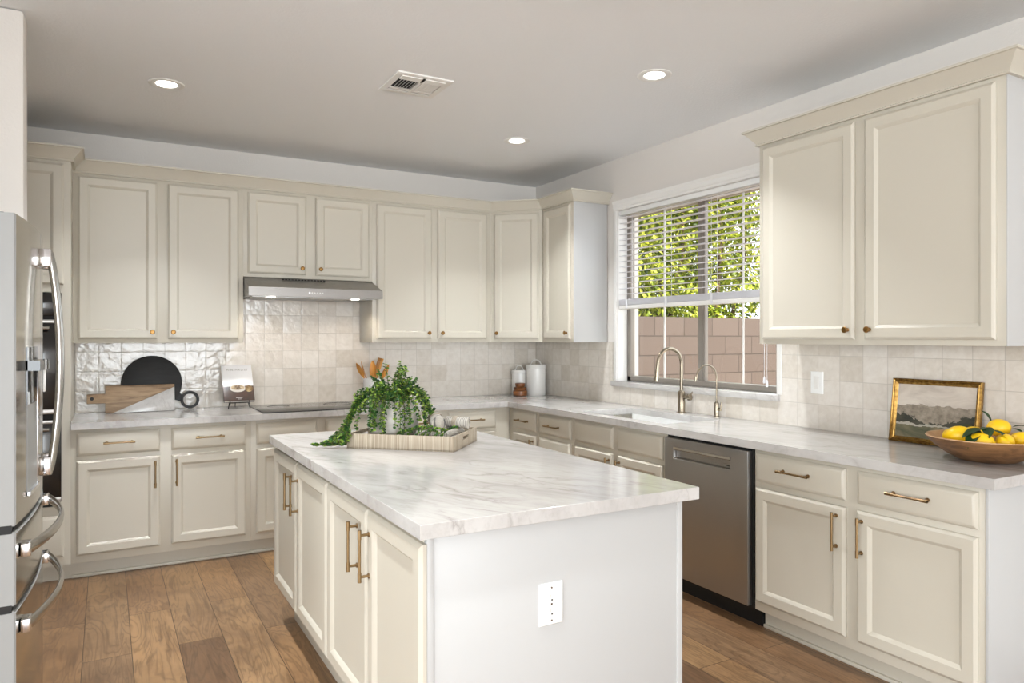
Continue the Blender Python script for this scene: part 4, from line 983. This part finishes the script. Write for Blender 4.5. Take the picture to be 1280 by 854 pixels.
for k in range(36):
    az = 2*PI*k/36*1.0+rnd.uniform(-0.25, 0.25); rise = rnd.uniform(0.02, 0.09); dirv = Vector((math.cos(az), math.sin(az), 0))
    reach = rnd.uniform(0.135, 0.19); zend = rnd.choice([0.02, 0.05, 0.09, 0.13, 0.16, 0.2])+rnd.uniform(-0.02, 0.03); p0 = dirv*rnd.uniform(0.0, 0.05)
    stems.append(bez([p0+Vector((0, 0, 0.18)), p0+dirv*0.04+Vector((0, 0, 0.20+rise*1.6)), dirv*reach*0.95+Vector((0, 0, 0.22+rise*0.8)), dirv*reach*1.02+Vector((0, 0, max(zend, 0.08))), dirv*reach+Vector((0, 0, max(0.012, zend)))], 22))
for k in range(22):    # short upright tips on top
    az = rnd.gauss(-0.35, 1.3); dirv = Vector((math.cos(az), math.sin(az), 0)); r = rnd.uniform(0.03, 0.12)
    stems.append(bez([dirv*0.02+Vector((0, 0, 0.18)), dirv*r*0.5+Vector((0, 0, 0.24)), dirv*r+Vector((0, 0, rnd.uniform(0.26, 0.37)))], 12))
RT = Vector((0.8707, -0.4918, 0)); FWV = Vector((0.4918, 0.8707, 0))
def rel(px, fw_off, z):     # a point left of the pot, measured across the view
    return RT*px+FWV*fw_off+Vector((0, 0, z))
for k in range(9):    # sprays hanging down the front of the pot
    az = math.atan2(-0.8707, -0.4918)+rnd.uniform(-0.75, 0.75); dirv = Vector((math.cos(az), math.sin(az), 0)); reach = rnd.uniform(0.125, 0.165)
    stems.append(bez([dirv*0.03+Vector((0, 0, 0.18)), dirv*0.09+Vector((0, 0, 0.29)), dirv*reach*1.1+Vector((0, 0, 0.22)), dirv*reach+Vector((0, 0, 0.10)), dirv*reach+Vector((0, 0, rnd.uniform(0.03, 0.10)))], 22))
for k in range(14):     # long trails over the left rim of the tray onto the stone
    j = rnd.uniform(-0.02, 0.02); e = rnd.uniform(0, 1)
    ends = rel(-0.345+0.15*e, -0.125+0.03*rnd.uniform(-1, 1), 0.003)
    stems.append(bez([rel(-0.02, j, 0.18), rel(-0.09, j-0.04, 0.30), rel(-0.15, j-0.06, 0.24), rel(-0.165+j, -0.10, 0.15), rel(-0.165-0.02*e, -0.155, 0.12), rel(-0.20+0.03*e, -0.175, 0.075), rel(-0.25+0.09*e, -0.15+j, 0.0), ends], 40))
for k in range(3):
    stems.append(bez([rel(0.03, 0, 0.18), rel(0.10, 0, 0.30), rel(0.16, -0.02, 0.24), rel(0.17, -0.03, 0.12), rel(0.195, -0.03, 0.11+0.02*k)], 24))
inv_tr = (Matrix.Translation(TC) @ Matrix.Rotation(TRZ, 4, 'Z')).inverted()
def settle(p):
    """keep stems outside the pot and above tray and stone"""
    q = Vector(p); r = math.hypot(q.x, q.y); 
    if 0 <= q.z < 0.185 and r < pot_r(q.z)+0.009 and r > 1e-4:
        f = (pot_r(q.z)+0.009)/r; q.x *= f; q.y *= f
    l = inv_tr @ (pc+q)
    inside = abs(l.x) < TX+0.008 and abs(l.y) < TY+0.008; wall = inside and (abs(l.x) > TX-0.02 or abs(l.y) > TY-0.02)
    zmin = (TH+0.006 if wall else 0.014 if inside else 0.005)-0.0095
    if q.z < zmin: q.z = zmin
    return q
sb = MB(); lb = MB()
for st in stems:
    P = [st[0]]+[settle(p) for p in st[1:]]
    P = [p for i, p in enumerate(P) if i == 0 or (p-P[i-1]).length > 1e-5]
    if len(P) < 3: continue
    sb.tube(P, [0.0016]*(len(P)-1)+[0.0007], 5)
    acc = 0
    for i in range(2, len(P)):
        seg = P[i]-P[i-1]; L_ = seg.length; acc += L_
        nn = max(1, round(L_/0.0075))
        for q in range(nn):
            p = P[i-1].lerp(P[i], (q+rnd.random())/nn); d = seg.normalized()
            for sgn in range(2):
                sd = Vector((rnd.gauss(0, 1), rnd.gauss(0, 1), rnd.gauss(0, 1)+0.3)); sd = (sd-d*sd.dot(d)).normalized()
                if p.z < 0.03: sd.z = abs(sd.z)*0.6
                ln = rnd.uniform(0.010, 0.019); dd = sd*0.9+d*0.45
                tip = p+dd.normalized()*ln
                if math.hypot(tip.x, tip.y) < pot_r(tip.z)+0.002 and 0 < tip.z < 0.18: continue
                l = inv_tr @ (pc+tip)
                if tip.z < -0.006 or (tip.z < TH-0.008 and abs(l.x) < TX+0.002 and abs(l.y) < TY+0.002 and (abs(l.x) > TX-0.013 or abs(l.y) > TY-0.013)): continue
                lb.leaf(p, dd, (rnd.uniform(-1, 1), rnd.uniform(-1, 1), 1.2), ln, ln*0.95, 0.1, 0.55)
sb.build('stems', M['stem'], t); lb.build('foliage', M['plant_leaf'], t, smooth=0)

# folded napkins, rolled napkins with rings, sprig
zz0 = 0.0095
for i, (dz, dx, rz, lab) in enumerate(((0.0, 0.0, 0.0, 'bottom folded striped napkin of the stack in the tray'), (0.0225, 0.004, 0.05, 'middle folded striped napkin of the stack in the tray'), (0.045, -0.003, -0.06, 'top folded striped napkin of the stack under the napkin rolls'))):
    t = thing('folded_napkin', lab, 'napkin', tr(0.382+dx, 0.165, zz0+dz), TRZ+rz, 'folded napkins in the tray')
    b = MB(); hx, hy = 0.082, 0.105
    for k in range(4): b.box(-hx+0.002*k, hx-0.0015*k, -hy, hy-0.003*k, 0.0003+0.0055*k, 0.0054+0.0055*k, 0.002)
    b.build('cloth', M['linen'], t)
def roll(label, p0, p1, r, rings):
    p0 = Vector(p0); p1 = Vector(p1); d = p1-p0; Ln = d.length
    t = thing('rolled_napkin', label, 'napkin', p0, 0, 'rolled napkins on the tray'); t.rotation_mode = 'QUATERNION'; t.rotation_quaternion = d.to_track_quat('X', 'Z')
    b = MB(); n = 20; b.tube([(Ln*i/n, 0.0012*math.sin(i*1.3), 0) for i in range(n+1)], [r*(1.0+0.10*abs(i/n-rings)*2+0.03*math.sin(i*2.1)) for i in range(n+1)], 18)
    for e, sg in ((-0.0004, 1), (Ln+0.0004, -1)):
        sp_ = [(e, (r*0.12+r*0.85*k/40)*math.cos(k*0.42), (r*0.12+r*0.85*k/40)*math.sin(k*0.42)) for k in range(41)]
        b.tube(sp_, 0.0011, 5)
    b.build('cloth_roll', M['linen'], t)
    b = MB(); x = Ln*rings; rr = r*1.0; b.lathe([(rr+0.001, -0.011), (rr+0.004, -0.011), (rr+0.0055, -0.004), (rr+0.0055, 0.004), (rr+0.004, 0.011), (rr+0.001, 0.011)], 24, Matrix.Translation((x, 0, 0)) @ Matrix.Rotation(PI/2, 4, 'Y'), cap=False); b.build('napkin_ring', M['ring'], t)
zr = zz0+0.0685
q = tr(0.36, 0.19, zr+0.026); f = lambda a, c, z: q+RT*a+FWV*c+Vector((0, 0, z))
roll('rolled napkin in a wooden ring pointing at the viewer on the stack', f(-0.022, 0.06, 0.012), f(0.012, -0.08, 0.004), 0.030, 0.45)
q = tr(0.425, 0.225, zr+0.024); roll('rolled napkin in a wooden ring lying crosswise at the right of the stack', f(-0.032, 0.02, 0.0), f(0.07, -0.03, 0.0), 0.0235, 0.42)
t = thing('greenery_sprig', 'small green leafy sprig lying in the front of the tray', 'sprig', tr(0.36, 0.035, zz0))
sb = MB(); lb = MB(); iv = Matrix.Translation(t.location).inverted()
for k in range(8):
    a0 = 0.22+0.03*k; P = bez([tr(a0-0.03, 0.028+0.006*(k % 3), zz0+0.006), tr(a0+0.02, 0.03, zz0+0.085+0.014*(k % 3)), tr(a0+0.075, 0.03+0.007*(k % 2), zz0+0.066+0.008*(k % 4))], 10); P = [iv @ p for p in P]; sb.tube(P, 0.0014, 5)
    for i in range(1, len(P)):
        for j in range(5):
            p = P[i-1].lerp(P[i], rnd.random()); d = (P[i]-P[i-1]).normalized(); sd = VY*rnd.uniform(-0.5, 0.5)+UX*rnd.uniform(-0.5, 0.5)+Vector((0, 0, rnd.uniform(0, 1)))
            lb.leaf(p, sd+d*0.5, (rnd.uniform(-1, 1), rnd.uniform(-1, 1), 1), rnd.uniform(0.009, 0.014), 0.012, 0.1, 0.55)
sb.build('stems', M['stem'], t); lb.build('foliage', M['plant_leaf'], t, smooth=0)
